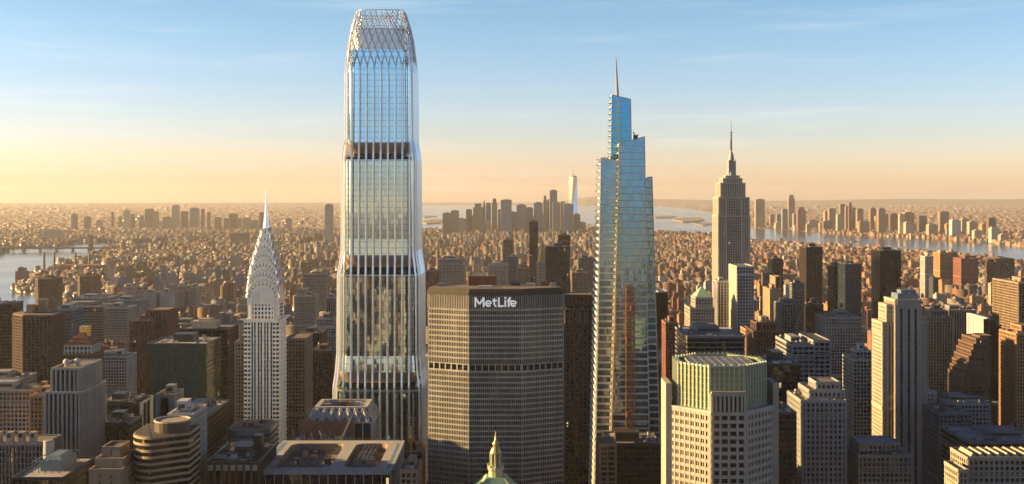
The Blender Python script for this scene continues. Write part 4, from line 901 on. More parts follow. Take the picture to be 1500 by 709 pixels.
r_, B = T('office_tower', 'near black glass tower with white roof house, left of the art deco tower', 'office tower', [(262, 334, 483, 1075, 40)], 'dkcurt', roof='none', roofm='roof')
x0, x1, y0, y1, z = B[0]; mb = MB(); mb.box(PX(281, 1085), PX(318, 1085), 1083, 1097, z, z + 7); mb.box(PX(290, 1085), PX(310, 1085), 1086, 1095, z + 7, z + 9); mb.build('penthouse', W['cream'], r_); dome(r_, PX(306, 1090), 1090, z + 9, 1.6)
T('residential_tower', 'brown red balcony tower in two joined shafts left of the green glass box', 'apartment tower', [(190, 222, 471, 1500, 40), (214, 246, 455, 1510, 44)], 'balc', roof='flat', over=dict(wall='red'))
T('apartment_block', 'white brick apartment block behind the striped stone tower', 'apartment block', [(143, 186, 523, 1350, 34), (150, 170, 517, 1360, 20)], 'white', roof='tank')
T('loft_building', 'red brown brick block between the white apartments and the stepped roof hotel', 'loft building', [(134, 166, 508, 1450, 40)], 'red', roof='tank')
T('office_block', 'dark block with tall white fins below its flat roof', 'office block', [(137, 194, 591, 900, 36)], 'dkcurt', over=dict(wall='dark', bay=10, pw=.8, fl=99, sh=1.5, dep=.8))
T('office_block', 'grey side walled block right of the tall white fins', 'office block', [(192, 204, 592, 905, 34)], 'pale', over=dict(bay=20, fl=20, pw=16, sh=16), roof='none')
T('office_block', 'black glass block with roof dome in front of the tall white fins', 'office block', [(138, 188, 622, 800, 30)], 'dkcurt', roofm='roofd')
T('office_block', 'low flat block in the shade behind the green glass box', 'office block', [(246, 300, 476, 1600, 50)], 'gbands', roofm='roofl')
T('office_block', 'pale stepped roof block above the near black glass tower', 'office block', [(225, 262, 471, 1750, 50)], 'pale', roof='tank', roofm='roofl')
T('apartment_tower', 'tan brick tower close on the left side of the art deco tower', 'apartment tower', [(344, 361, 502, 1050, 40)], 'tan', over=dict(wall='cream'), roof='flat')
T('office_tower', 'tan slab with plain grid windows on the shaded side of the art deco tower', 'office tower', [(418, 447, 497, 1090, 40)], 'tan', roof='none', over=dict(wall='tan'))
T('office_tower', 'dark slab behind the tan slab next to the ribbed tower', 'office tower', [(440, 470, 489, 1300, 40)], 'bronze')
T('office_tower', 'brown office slab between the dark slab and the ribbed tower', 'office tower', [(457, 487, 515, 1180, 40)], 'brown')
T('apartment_tower', 'cream apartment slab with lit corner behind the needle spire, near the ribbed tower', 'apartment tower', [(431, 462, 434, 2100, 40), (436, 448, 424, 2110, 20)], 'cream', roof='tank')
T('office_tower', 'blue white striped tower hard against the left edge of the ribbed tower', 'office tower', [(478, 494, 437, 1900, 30)], 'lpiers', roof='flat')
T('apartment_tower', 'grey stone tower with stepped shoulders left of the ribbed tower foot', 'apartment tower', [(464, 488, 468, 1500, 30), (459, 492, 480, 1495, 36)], 'pale', roof='tank')
T('office_block', 'long grey institutional block half way to the far bridge', 'office block', [(444, 478, 402, 2900, 50)], 'grey')

# ---------------------------------------------------------------- roofs at the foot of the ribbed tower
def ribbed_roof():   # flat roof with fins and cream squares
    Y0 = 640.0; x0, x1 = PX(303.5, Y0), PX(379, Y0); z = PZ(678, Y0); D = 48
    root = thing('fin_faced_building', 'dark building with tall fins under a row of cream panels and littered flat roof', 'office block', ((x0 + x1) / 2, Y0 + 20, 0))
    mb = MB(); mb.box(x0, x1, Y0, Y0 + D, 0, z); mb.build('window_glazing', G['black'], root)
    mb = MB(); n = 7; st = (x1 - x0) / n
    for i in range(n + 1): mb.slab((max(x0, x0 + i * st - .5), Y0), (min(x1, x0 + i * st + .5), Y0), (0, -1), .8, 60, z, 0)
    for i in range(12): mb.slab((x1, Y0 + i * 4), (x1, Y0 + i * 4 + .8), (1, 0), .8, 60, z, 0)
    mb.build('fin_slat', W['bronze'], root)
    for i in range(n): mb = MB(); mb.slab((x0 + i * st + .8, Y0), (x0 + (i + 1) * st - .8, Y0), (0, -1), .6, z - 4.2, z - 1.0, 0); mb.build('panel', W['cream'], root)
    r = random.Random(8); roof_kit(root, x0, x1, Y0, Y0 + D, z, r, W['bronze'], 'flat', 'roofd')
    for i in range(9):
        mb = MB(); a, b2 = r.uniform(x0 + 10, x1 - 5), Y0 + r.uniform(10, 42); mb.box(a, a + r.uniform(.8, 3), b2, b2 + r.uniform(.8, 3), z + .3, z + r.uniform(1, 2.6)); mb.build('roof_unit', W[r.choice(['tan', 'orange', 'pale', 'dark'])], root)
    mb = MB(); mb.box(PX(372, 670), PX(384, 670), 668, 676, z, z + 9)
    mb.build('billboard_frame', W['dark'], root)
    KEEP.append((x0 - 3, x1 + 2, Y0 - 3, Y0 + D + 3)); claim(303, 379, 645, Y0)
ribbed_roof()
def octagon_block():
    Y0 = 800.0; z = PZ(634, Y0); x0, x1 = PX(331, Y0), PX(392, Y0); D = 40; c = 7
    root = thing('blue_octagonal_building', 'low blue grey building with clipped corners and a brown gravel roof', 'office block', ((x0 + x1) / 2, Y0 + 18, 0))
    P = [(x0 + c, Y0), (x1 - c, Y0), (x1, Y0 + c), (x1, Y0 + D - c), (x1 - c, Y0 + D), (x0 + c, Y0 + D), (x0, Y0 + D - c), (x0, Y0 + c)]
    mb = MB(); mb.prism(P, 0, z); mb.build('window_glazing', G['teal'], root)
    mb = MB()
    for k in range(8): edge_grid(mb, P[k], P[(k + 1) % 8], 40, z, 2.4, 4, .3, 1.8, .3)
    mb.build('facade_cladding', W['blue'], root)
    g = [((x0 + x1) / 2 + (x - (x0 + x1) / 2) * 1.03, Y0 + D / 2 + (y - Y0 - D / 2) * 1.03) for x, y in P]; gi = [((x0 + x1) / 2 + (x - (x0 + x1) / 2) * .9, Y0 + D / 2 + (y - Y0 - D / 2) * .9) for x, y in P]
    mb = MB(); mb.prism(g, z - 1.5, z + 1.6); mb.build('parapet', W['blue'], root)
    mb = MB(); mb.prism(gi, z + 1.6, z + 1.8); mb.build('roof', W['roof'], root)
    r = random.Random(4)
    for i in range(9):
        mb = MB(); a, b2 = r.uniform(x0 + 5, x1 - 8), Y0 + r.uniform(6, 30); mb.box(a, a + r.uniform(2, 5), b2, b2 + r.uniform(2, 4), z + 1.8, z + r.uniform(2.8, 4.6)); mb.build('roof_unit', W[r.choice(['bronze', 'grey', 'dark'])], root)
    xw = PX(317, 790); mb = MB(); mb.box(xw, x0 + 6, Y0 - 6, Y0 + 20, 0, z - 9); mb.build('lower_wing', G['teal'], root)
    mb = MB(); mb.box(xw - .5, x0 + 6.5, Y0 - 6.5, Y0 + 20, z - 9, z - 8.2); mb.build('wing_roof', W['blue'], root)
    KEEP.append((xw - 3, x1 + 3, Y0 - 9, Y0 + D + 3)); claim(317, 396, 617, Y0)
octagon_block()
def rim_roof():
    Y0, Y1 = 650.0, 728.0; x0, x1 = PX(376, Y0), PX(572, Y0); z = PZ(689, Y0)
    root = thing('rim_roofed_building', 'dark glass block with a wide white roof rim around two sunken machinery wells', 'office tower', ((x0 + x1) / 2, Y0 + 36, 0))
    mb = MB(); mb.box(x0, x1, Y0, Y1, 0, z - 9); mb.build('window_glazing', G['black'], root)
    mb = MB()
    edge_grid(mb, (x0, Y0), (x1, Y0), 60, z - 2.2, 4.9, 99, .28, 0, .5); edge_grid(mb, (x1, Y0), (x1, Y1), 60, z - 2.2, 4.9, 99, .28, 0, .5); edge_grid(mb, (x0, Y1), (x0, Y0), 60, z - 2.2, 4.9, 99, .28, 0, .5)
    mb.build('mullion_frame', W['white'], root)
    mb = MB()
    for p, q in (((x0, Y0), (x1, Y0)), ((x1, Y0), (x1, Y1)), ((x1, Y1), (x0, Y1)), ((x0, Y1), (x0, Y0))):
        L = math.hypot(q[0] - p[0], q[1] - p[1]); n = ((q[1] - p[1]) / L, -(q[0] - p[0]) / L); mb.slab(p, q, n, .15, z - 9.2, z - 2.2)
    mb.build('upper_glazing', G['black'], root)
    # rim: outer ring with rounded wells cut out, walls going down to the machine deck
    xm = PX(497, Y0 + 20); ws = [(x0 + 7, xm - 3.5, Y0 + 7, Y1 - 8), (xm + 3.5, x1 - 8, Y0 + 7, Y1 - 8)]
    def rr(a, b2, c, d, r=6, m=5):
        o = []
        for cx, cy, s in ((b2 - r, c + r, -90), (b2 - r, d - r, 0), (a + r, d - r, 90), (a + r, c + r, 180)):
            for i in range(m + 1): t = R(s + 90 * i / m); o.append((cx + r * math.cos(t), cy + r * math.sin(t)))
        return o
    import bmesh
    bm = bmesh.new(); ed = []
    loops = [rect(x0 - .8, x1 + .8, Y0 - .8, Y1 + .8)] + [rr(*w_) for w_ in ws]
    wx, wy, wz = root['_w']
    for lp in loops:
        vs = [bm.verts.new((x - wx, y - wy, z)) for x, y in lp]
        for i in range(len(vs)): ed.append(bm.edges.new((vs[i], vs[(i + 1) % len(vs)])))
    bmesh.ops.triangle_fill(bm, edges=ed, use_beauty=True)
    for lp in loops[:1]: pass
    me = bpy.data.meshes.new('roof_rim'); bm.to_mesh(me); bm.free(); me.materials.append(W['white']); o = bpy.data.objects.new('roof_rim', me); C.collection.objects.link(o); o.parent = root
    mb = MB()
    for p in [loops[0]]:
        for i in range(4):
            a, b2 = p[i], p[(i + 1) % 4]; mb.face([(*a, z - 2.2), (*b2, z - 2.2), (*b2, z - .01), (*a, z - .01)])
    mb.build('rim_fascia', W['pale'], root)
    mb = MB()
    for lp in loops[1:]:
        for i in range(len(lp)):
            a, b2 = lp[i], lp[(i + 1) % len(lp)]; mb.face([(*a, z - 9), (*b2, z - 9), (*b2, z - .02), (*a, z - .02)])
    mb.build('well_wall', W['tan'], root)
    mb = MB(); mb.face([(x0, Y0, z - 5.0), (x1, Y0, z - 5.0), (x1, Y1, z - 5.0), (x0, Y1, z - 5.0)]); mb.build('roof', W['roof'], root)
    bl = wall('blue_membrane', (.16, .30, .44), .7, .3)
    mb = MB(); mb.face([(x0 + .4, Y0 + 8, z + .03), (x0 + 3.4, Y0 + 8, z + .03), (x0 + 3.4, Y1 - 6, z + .03), (x0 + .4, Y1 - 6, z + .03)]); mb.build('rim_membrane', bl, root); mb = MB(); mb.face([(x1 - 3.0, Y0 + 4, z + .03), (x1 - 1.2, Y0 + 4, z + .03), (x1 - 1.2, Y1 - 8, z + .03), (x1 - 3.0, Y1 - 8, z + .03)]); mb.build('rim_membrane', bl, root)
    r = random.Random(11)
    for w_ in ws:
        for i in range(24):
            sx, sy = r.uniform(1.5, 7), r.uniform(2, 5); a, b2 = r.uniform(w_[0] + 2, w_[1] - 2 - sx), r.uniform(w_[2] + 5, w_[3] - 2 - sy); mb = MB(); h = r.uniform(.8, 4.2)
            mb.box(a, a + sx, b2, b2 + sy, z - 5.0, z - 5.0 + h); mb.box(a + .3, a + sx - .3, b2 + .3, b2 + sy - .3, z - 5.0 + h, z - 4.6 + h, 1)
            mb.build('roof_unit', [W[r.choice(['tan', 'orange', 'cream', 'grey', 'bronze'])], W['dark']], root)
    mb = MB(); w_ = ws[1]
    for i in range(9):
        xx = w_[0] + 5 + (w_[1] - w_[0] - 10) * i / 8; mb.tube([(xx, w_[2] + 14, z - 5.0), (xx, w_[2] + 14, z + 1.5)], .16, 5)
        if i % 2: mb.tube([(xx, w_[2] + 14, z + .6), (xx, w_[3] - 6, z + .6)], .1, 4)
    mb.tube([(w_[0] + 5, w_[2] + 14, z - 2), (w_[1] - 5, w_[2] + 14, z - 2)], .12, 4); mb.build('well_frame', W['pale'], root)
    mb = MB()
    for i in range(40): xx = x0 + 2 + (x1 - x0 - 4) * i / 39; mb.tube([(xx, Y1 - .4, z), (xx, Y1 - .4, z + 1.2)], .08, 4)
    mb.tube([(x0 + 2, Y1 - .4, z + 1.2), (x1 - 2, Y1 - .4, z + 1.2)], .08, 4); mb.build('roof_railing_frame', W['pale'], root)
    KEEP.append((x0 - 4, x1 + 4, Y0 - 4, Y1 + 4)); claim(376, 592, 643, Y0)
rim_roof()
def lattice_block():
    Y0 = 780.0; x0, x1 = PX(449, Y0), PX(546, Y0); D = 40; z = PZ(619, Y0); zt = PZ(599, Y0); ins = 5
    root = thing('lattice_roofed_building', 'building whose sloped white roof collar is folded into a row of diamonds', 'office block', ((x0 + x1) / 2, Y0 + 18, 0))
    mb = MB(); mb.box(x0 + .6, x1 - .6, Y0 + .6, Y0 + D, 0, z); mb.build('window_glazing', G['green'], root)
    mb = MB(); edge_grid(mb, (x0 + .6, Y0 + .6), (x1 - .6, Y0 + .6), 60, z, 6.2, 99, .7, .6, .8); edge_grid(mb, (x1 - .6, Y0 + .6), (x1 - .6, Y0 + D), 60, z, 5, 99, .7, .6, .8); mb.build('mullion_frame', W['white'], root)
    mb = MB(); xa, xb, ya, yb = x0, x1, Y0, Y0 + D; zm = (z + zt) / 2
    sides = [((xa, ya), (xb, ya), (xa + ins, ya + ins), (xb - ins, ya + ins), 7), ((xb, ya), (xb, yb), (xb - ins, ya + ins), (xb - ins, yb - ins), 6), ((xa, yb), (xa, ya), (xa + ins, yb - ins), (xa + ins, ya + ins), 6)]
    dk = wall('collar_glass', (.20, .26, .28), .2, .1, .4); fm = MB()
    for p, q, p2, q2, n in sides:
        L = math.hypot(q[0] - p[0], q[1] - p[1]); nx, ny = (q[1] - p[1]) / L, -(q[0] - p[0]) / L
        lo = lambda t: (p[0] + (q[0] - p[0]) * t, p[1] + (q[1] - p[1]) * t, z); hi = lambda t: (p2[0] + (q2[0] - p2[0]) * t, p2[1] + (q2[1] - p2[1]) * t, zt)
        def mid(t, o=0): a, b2 = lo(t), hi(t); return ((a[0] + b2[0]) / 2 + nx * o, (a[1] + b2[1]) / 2 + ny * o, (a[2] + b2[2]) / 2 + o * .5)
        for i in range(n):      # each diamond is a shallow pyramid that catches light on one side
            t0, t1 = i / n, (i + 1) / n; tm = (t0 + t1) / 2; c = mid(tm, 1.5)
            for a, b2 in ((lo(tm), mid(t1)), (mid(t1), hi(tm)), (hi(tm), mid(t0)), (mid(t0), lo(tm))): mb.face([a, b2, c], 1)
            mb.face([lo(t0), lo(tm), mid(t0)], 0); mb.face([lo(tm), lo(t1), mid(t1)], 0); mb.face([hi(t0), mid(t0), hi(tm)], 0); mb.face([hi(tm), mid(t1), hi(t1)], 0)
            for a, b2 in ((lo(tm), mid(t1)), (mid(t1), hi(tm)), (hi(tm), mid(t0)), (mid(t0), lo(tm))): fm.tube([tuple(Vector(a) + Vector((nx, ny, .3)) * .25), tuple(Vector(b2) + Vector((nx, ny, .3)) * .25)], .38, 4)
        fm.tube([lo(0), lo(1)], .6, 4); fm.tube([hi(0), hi(1)], .8, 4)
    mb.build('collar_cladding', [dk, W['pale']], root); fm.build('collar_lattice', W['white'], root)
    xa, xb, ya, yb = xa + ins, xb - ins, ya + ins, yb - ins
    mb = MB()
    for a in ((xa, xb, ya, ya + 2.2), (xa, xb, yb - 2.2, yb), (xa, xa + 2.2, ya + 2.2, yb - 2.2), (xb - 2.2, xb, ya + 2.2, yb - 2.2)): mb.box(*a, zt - 4, zt + .5)
    mb.build('parapet', W['white'], root)
    mb = MB(); mb.face([(xa + 2, ya + 2, zt - 3.8), (xb - 2, ya + 2, zt - 3.8), (xb - 2, yb - 2, zt - 3.8), (xa + 2, yb - 2, zt - 3.8)]); mb.build('roof', W['roof'], root)
    r = random.Random(2)
    for i in range(12):
        sx, sy = r.uniform(1.5, 5), r.uniform(1.5, 4); a, b2 = r.uniform(xa + 3, xb - 3 - sx), r.uniform(ya + 6, yb - 3 - sy); mb = MB(); mb.box(a, a + sx, b2, b2 + sy, zt - 3.8, zt + r.uniform(-2, 1.6)); mb.build('roof_unit', W[r.choice(['pale', 'orange', 'tan', 'white', 'dark'])], root)
    KEEP.append((x0 - 6, x1 + 6, Y0 - 5, Y0 + D + 5)); claim(437, 560, 584, Y0)
    # building site yard in front, with its cranes
    Ys = 745.0
    st = thing('site_building', 'half built block with red steel deck between the diamond collar and the white rim', 'building', (PX(480, Ys), Ys + 10, 0))
    x0, x1 = PX(425, Ys), PX(512, Ys); zd = PZ(652, Ys)
    mb = MB(); mb.box(x0, x1, Ys, Ys + 26, 0, zd); mb.build('wall', W['bronze'], st)
    mb = MB(); mb.box(x0 + 2, x1, Ys + 22, Ys + 25, zd, zd + 11); mb.build('red_hoarding', W['red'], st)
    mb = MB()
    for i in range(12): xx = x0 + 2 + (x1 - x0 - 4) * i / 11; mb.tube([(xx, Ys + 4, zd), (xx + r.uniform(-3, 3), Ys + 5, zd + r.uniform(4, 9))], .25, 4)
    mb.build('steel_frame', W['pale'], st)
    for i in range(14):
        mb = MB(); a, b2 = r.uniform(x0 + 1, x1 - 4), Ys + r.uniform(2, 18); mb.box(a, a + r.uniform(1, 4), b2, b2 + r.uniform(1, 3), zd, zd + r.uniform(1, 4)); mb.build('material_pallet', W[r.choice(['orange', 'tan', 'cream', 'grey'])], st)
    KEEP.append((x0 - 2, x1 + 2, Ys - 2, Ys + 28))
    cr = thing('lattice_crane', 'leaning lattice boom crane beside the diamond collar roof', 'crane', (PX(497, 742), 742, zd))
    def boom(p, q, wd, mat, par, nm):
        mb = MB(); p, q = Vector(p), Vector(q); n = 12; t = (q - p).normalized(); u = t.cross(Vector((0, 1, 0))).normalized() * wd; v = Vector((0, wd, 0))
        for s in (u, -u, v): mb.tube([p + s, q + s * .4], .16, 4)
        for i in range(n): a = p + (q - p) * i / n; b2 = p + (q - p) * (i + 1) / n; mb.tube([a + u, b2 - u], .1, 4); mb.tube([a - u, b2 + v], .1, 4)
        return mb.build(nm, mat, par)
    boom((PX(492, 740), 740, PZ(662, 740)), (PX(514, 738), 738, PZ(612, 738)), .8, W['pale'], cr, 'boom_lattice')
    mb = MB(); mb.box(PX(488, 740), PX(495, 740), 738, 742, PZ(668, 740), PZ(660, 740)); mb.box(PX(489, 740), PX(496, 740), 737.5, 742.5, PZ(709, 740), PZ(668, 740)); mb.build('cab', W['rust'], cr)
    yc = thing('lattice_crane', 'small yellow crane mast standing between the white rim and the ribbed tower', 'crane', (PX(602, 760), 760, 0))
    Yq = 760; boom((PX(603, Yq), Yq, 60), (PX(602, Yq), Yq, PZ(624, Yq)), .9, wall('yellow_crane_paint', (.75, .45, .05), .5, .1), yc, 'mast_lattice')
    mb = MB(); mb.box(PX(597, Yq), PX(604, Yq), Yq - 1.5, Yq + 1.5, PZ(648, Yq), PZ(641, Yq)); mb.build('cab', W['gold'], yc)
lattice_block()
T('brick_building', 'small red brick block in the gap between the white rim roof and the lettered slab', 'building', [(590, 618, 665, 800, 30)], 'red')
T('stone_building', 'yellow stone block low in the gap beside the lettered slab', 'building', [(586, 612, 690, 640, 24)], 'tan')

# ---------------------------------------------------------------- centre: behind and beside the lettered slab
r_, B = T('gothic_brown_tower', 'dark brown tower with tall arched top windows between lettered slab and blue glass tower', 'office tower', [(822, 873, 446, 960, 50), (826, 868, 434, 966, 30)], 'brown', roof='none', over=dict(bay=3.4, pw=1.8, dep=.6))
x0, x1, y0, y1, z = B[0]; mb = MB()
for i in range(4):
    xx = x0 + 5 + i * (x1 - x0 - 10) / 3; pts = [(xx - 2, z - 16)] + [(xx - 2 * math.cos(R(180 * t / 8)), z - 6 + 3 * math.sin(R(180 * t / 8))) for t in range(9)] + [(xx + 2, z - 16)]
    mb.tube([(a, y0 - .7, c) for a, c in pts], .45, 5)
mb.build('arch_frame', W['tan'], r_)
T('office_block', 'dark low roofed block with pale roof beams at the foot of the blue glass tower', 'office block', [(890, 968, 652, 790, 40)], 'bronze', roof='flat', roofm='roofl')
T('concrete_frame_building', 'unfinished concrete block left of the pale roof beams', 'building', [(878, 902, 652, 770, 22)], 'tan', roof='none', over=dict(bay=5, pw=1, sh=.8, dep=.9))
r_, B = T('gold_pyramid_tower', 'stone tower under a bright gold pyramid roof behind the lettered slab', 'office tower', [(787, 804, 384, 2900, 34)], 'cream', roof='none')
x0, x1, y0, y1, z = B[0]; mb = MB(); mb.prism(rect(x0 + 2, x1 - 2, y0 + 2, y1 - 2), z, PZ(356, 2900), 0, 0, rect((x0 + x1) / 2 - .6, (x0 + x1) / 2 + .6, (y0 + y1) / 2 - .6, (y0 + y1) / 2 + .6)); mb.build('pyramid_roof', W['gold'], r_)
r_, B = T('clock_tower', 'slender white clock tower with a gold tip beside a dark glass sliver', 'tower', [(779, 790, 365, 3100, 22)], 'white', roof='none')
x0, x1, y0, y1, z = B[0]; mb = MB(); mb.prism(rect(x0 + 1, x1 - 1, y0 + 1, y1 - 1), z, z + 22, 0, 0, rect(x0 + 6, x1 - 6, y0 + 6, y1 - 6)); mb.build('pyramid_roof', W['cream'], r_)
mb = MB(); mb.cyl((x0 + x1) / 2, (y0 + y1) / 2, z + 22, PZ(339, 3100), 2.6, .2, 8); mb.build('gilded_tip', W['gold'], r_)
T('glass_sliver_tower', 'slim dark glass tower rising left of the gold pyramid', 'apartment tower', [(775.5, 788, 325, 3000, 22)], 'dkcurt', roof='flat')
T('office_tower', 'black slab tower right of the gold pyramid', 'office tower', [(800, 833, 362, 2300, 50)], 'dkcurt')
T('office_tower', 'taller thin black slab just behind the black slab by the gold pyramid', 'office tower', [(818, 835, 345, 2700, 30)], 'dkcurt')
r_, B = T('spired_stone_tower', 'stone tower with small gold spire between the black slabs', 'tower', [(816, 826, 352, 3500, 20)], 'cream', roof='none')
x0, x1, y0, y1, z = B[0]; mb = MB(); mb.prism(rect(x0, x1, y0, y1), z, PZ(336, 3500), 0, 0, rect((x0 + x1) / 2 - .4, (x0 + x1) / 2 + .4, y0 + 9, y0 + 11)); mb.build('pyramid_roof', W['gold'], r_)
T('apartment_tower', 'green glass topped tan tower left of the clock tower', 'apartment tower', [(758, 776, 393, 2500, 30), (762, 772, 388, 2506, 16)], 'tan')
T('office_block', 'wide pale block with a flat front above the slab roof, near the ribbed tower', 'office block', [(642, 681, 380, 2700, 60)], 'pale')
T('office_block', 'second wide pale block above the slab roof, left of the green topped tower', 'office block', [(715, 744, 389, 2650, 60)], 'cream', roof='tank')
T('office_tower', 'blue grey tower above the slab roof just left of its middle', 'office tower', [(744, 758, 376, 2900, 34)], 'blue')
T('office_tower', 'dark brown tower peeping over the slab roof beside the rusty cooling tower', 'office tower', [(737, 752, 352, 3800, 36)], 'brown')
T('apartment_block', 'red brown block right behind the ribbed tower foot and left of the slab roof', 'apartment block', [(622, 642, 398, 2400, 40)], 'red', roof='tank')
T('office_tower', 'tan tower in the gap between the gold pyramid group and the blue glass tower', 'office tower', [(838, 862, 400, 2200, 40)], 'tan', roof='tank')
T('office_tower', 'grey blue slab close to the left edge of the blue glass tower', 'office tower', [(848, 872, 378, 3000, 40)], 'lpiers')

# ---------------------------------------------------------------- right of the blue glass tower
T('windowless_slab', 'blank pale grey slab beside the right edge of the blue glass tower', 'office tower', [(965, 978, 428, 1500, 46)], 'pale', over=dict(bay=30, pw=20, fl=20, sh=16), roof='none', yb=520)
T('brick_tower', 'narrow red brown slab in front of the blank pale slab', 'apartment tower', [(975.5, 993, 474, 1150, 30)], 'red')
r_, B = T('green_pyramid_tower', 'stone tower with a pale green copper pyramid roof left of the limestone setback tower', 'office tower', [(1019, 1044, 437, 1350, 34), (1011, 1046, 452, 1346, 42)], 'cream', roof='none', yb=490)
x0, x1, y0, y1, z = B[0]; mb = MB(); mb.prism(rect(x0 + .8, x1 - .8, y0 + .8, y1 - .8), z + 1.2, PZ(421, 1355), 0, 0, rect((x0 + x1) / 2 - 1, (x0 + x1) / 2 + 1, (y0 + y1) / 2 - 1, (y0 + y1) / 2 + 1)); mb.build('pyramid_roof', W['copper'], r_)
T('banded_office_block', 'long flat block of black and pale bands behind the octagonal green crown', 'office block', [(1007, 1091, 494, 950, 70)], 'bands', over=dict(wall='grey', sh=.9), roofm='roofl')
T('striped_tower', 'narrow blue and white striped tower at the foot of the limestone setback tower', 'office tower', [(1051, 1069, 413, 1400, 26)], 'lpiers', over=dict(wall='white', glass='blue', bay=4), yb=490)
r_, B = T('blue_glass_slab', 'pale blue glass slab with sunlit blank side and dark top floors beside striped tower', 'office tower', [(1080, 1104, 403, 1350, 50), (1080, 1104, 391, 1350.5, 49)], 'wgrid', over=dict(glass='blue', bay=3.4), roof='none', yb=490)
x0, x1, y0, y1, z = B[0]; mb = MB(); mb.slab((x0, y1), (x0, y0), (-1, 0), .8, 0, B[1][4] + .5); mb.build('side_wall', W['cream'], r_)
T('sunlit_slab', 'broad gold lit blank sided slab right of the pale blue glass slab', 'office tower', [(1136, 1143, 406, 1650, 90), (1128, 1144, 424, 1640, 60)], 'tan', over=dict(bay=8, pw=5, sh=3), yb=460)
T('office_tower', 'dark box tower above the gold lit slab', 'office tower', [(1131, 1147, 380, 2400, 40)], 'dkcurt', yb=405)
T('office_tower', 'tall black ribbed tower with a thin sunlit left edge, right of the setback tower', 'office tower', [(1181, 1204.5, 363, 1900, 44)], 'tpiers', over=dict(wall='bronze', dep=.5), yb=450)
r_, B = T('crowned_brown_tower', 'brown pier tower with a row of spiky roof pinnacles above the octagonal crown', 'office tower', [(1104, 1140, 486, 1150, 36), (1108, 1137, 474, 1155, 26)], 'tpiers', over=dict(wall='brown'), roof='none', yb=540)
x0, x1, y0, y1, z = B[1]; mb = MB()
for i in range(7):
    xx = x0 + 1 + (x1 - x0 - 2) * i / 6; mb.prism(rect(xx - 1, xx + 1, y0, y0 + 2), z, z + (7 if i % 3 == 0 else 4), 0, 0, rect(xx - .2, xx + .2, y0 + .8, y0 + 1.2))
mb.box(x0 + 6, x1 - 6, y0 + 6, y1 - 4, z, z + 6); mb.build('pinnacle_edging', W['tan'], r_)
T('stepped_orange_tower', 'sunlit orange stepped tower left of the spiky pinnacles', 'office tower', [(1099, 1106, 487, 1210, 50), (1096, 1106, 497, 1205, 60)], 'cream', over=dict(wall='orange'), yb=515)
T('apartment_tower', 'lavender grey tower of paired vertical piers behind the spiky pinnacles', 'apartment tower', [(1144, 1166, 446, 1400, 34), (1148, 1163, 440, 1405, 20)], 'lpiers', yb=500)
T('office_tower', 'plain blue grey tower left of the tall black ribbed tower', 'office tower', [(1165, 1178, 416, 1720, 34)], 'grey', yb=460)
T('apartment_tower', 'brown slab with a glowing left edge below the tall black ribbed tower', 'apartment tower', [(1190, 1206, 447, 1400, 34)], 'brown', yb=495)
T('office_tower', 'black glass tower with sunlit edge, right of the tall black ribbed tower', 'office tower', [(1222, 1237, 391, 1900, 40)], 'dkcurt', yb=450)
T('office_tower', 'dark blue tower with a white lit top', 'office tower', [(1238, 1262, 388, 1820, 40)], 'blue', roofm='roofl', over=dict(wall='dark'), yb=450)
T('classical_block', 'wide pale classical block with deep cornice and sunlit left end', 'office block', [(1210, 1262, 466, 1350, 50)], 'pale', roof='tank2', yb=500)
T('grid_office_block', 'dark grid block with a gold lit section of windows behind the stepped art deco block', 'office block', [(1160, 1193, 506, 1000, 60), (1192, 1216, 500, 1004, 50)], 'gbands', over=dict(bay=5, pw=.8, wall='pale'), roofm='roofd', yb=570)
T('office_block', 'plain dark box between octagonal tower and stepped art deco block', 'office block', [(1128, 1172, 535, 860, 50)], 'dkcurt', yb=640)
T('office_block', 'low dark block with a flat white roof beside the octagonal tower', 'office block', [(1126, 1166, 606, 760, 40)], 'bronze', roofm='roofl')
T('stepped_deco_block', 'stepped art deco block with white finials and a sunlit left flank', 'office tower', [(1174, 1240, 588, 800, 40), (1186, 1238, 573, 806, 30), (1196, 1230, 561, 812, 20)], 'lime', roof='flat', over=dict(bay=3.0, pw=1.5, wall='pale', dep=.6))
T('grid_faced_slab', 'white grid faced slab with a dark roof house left of the tall striped limestone tower', 'office tower', [(1250, 1280, 528, 1150, 36), (1254, 1276, 515, 1156, 20)], 'wgrid', over=dict(bay=3.6))
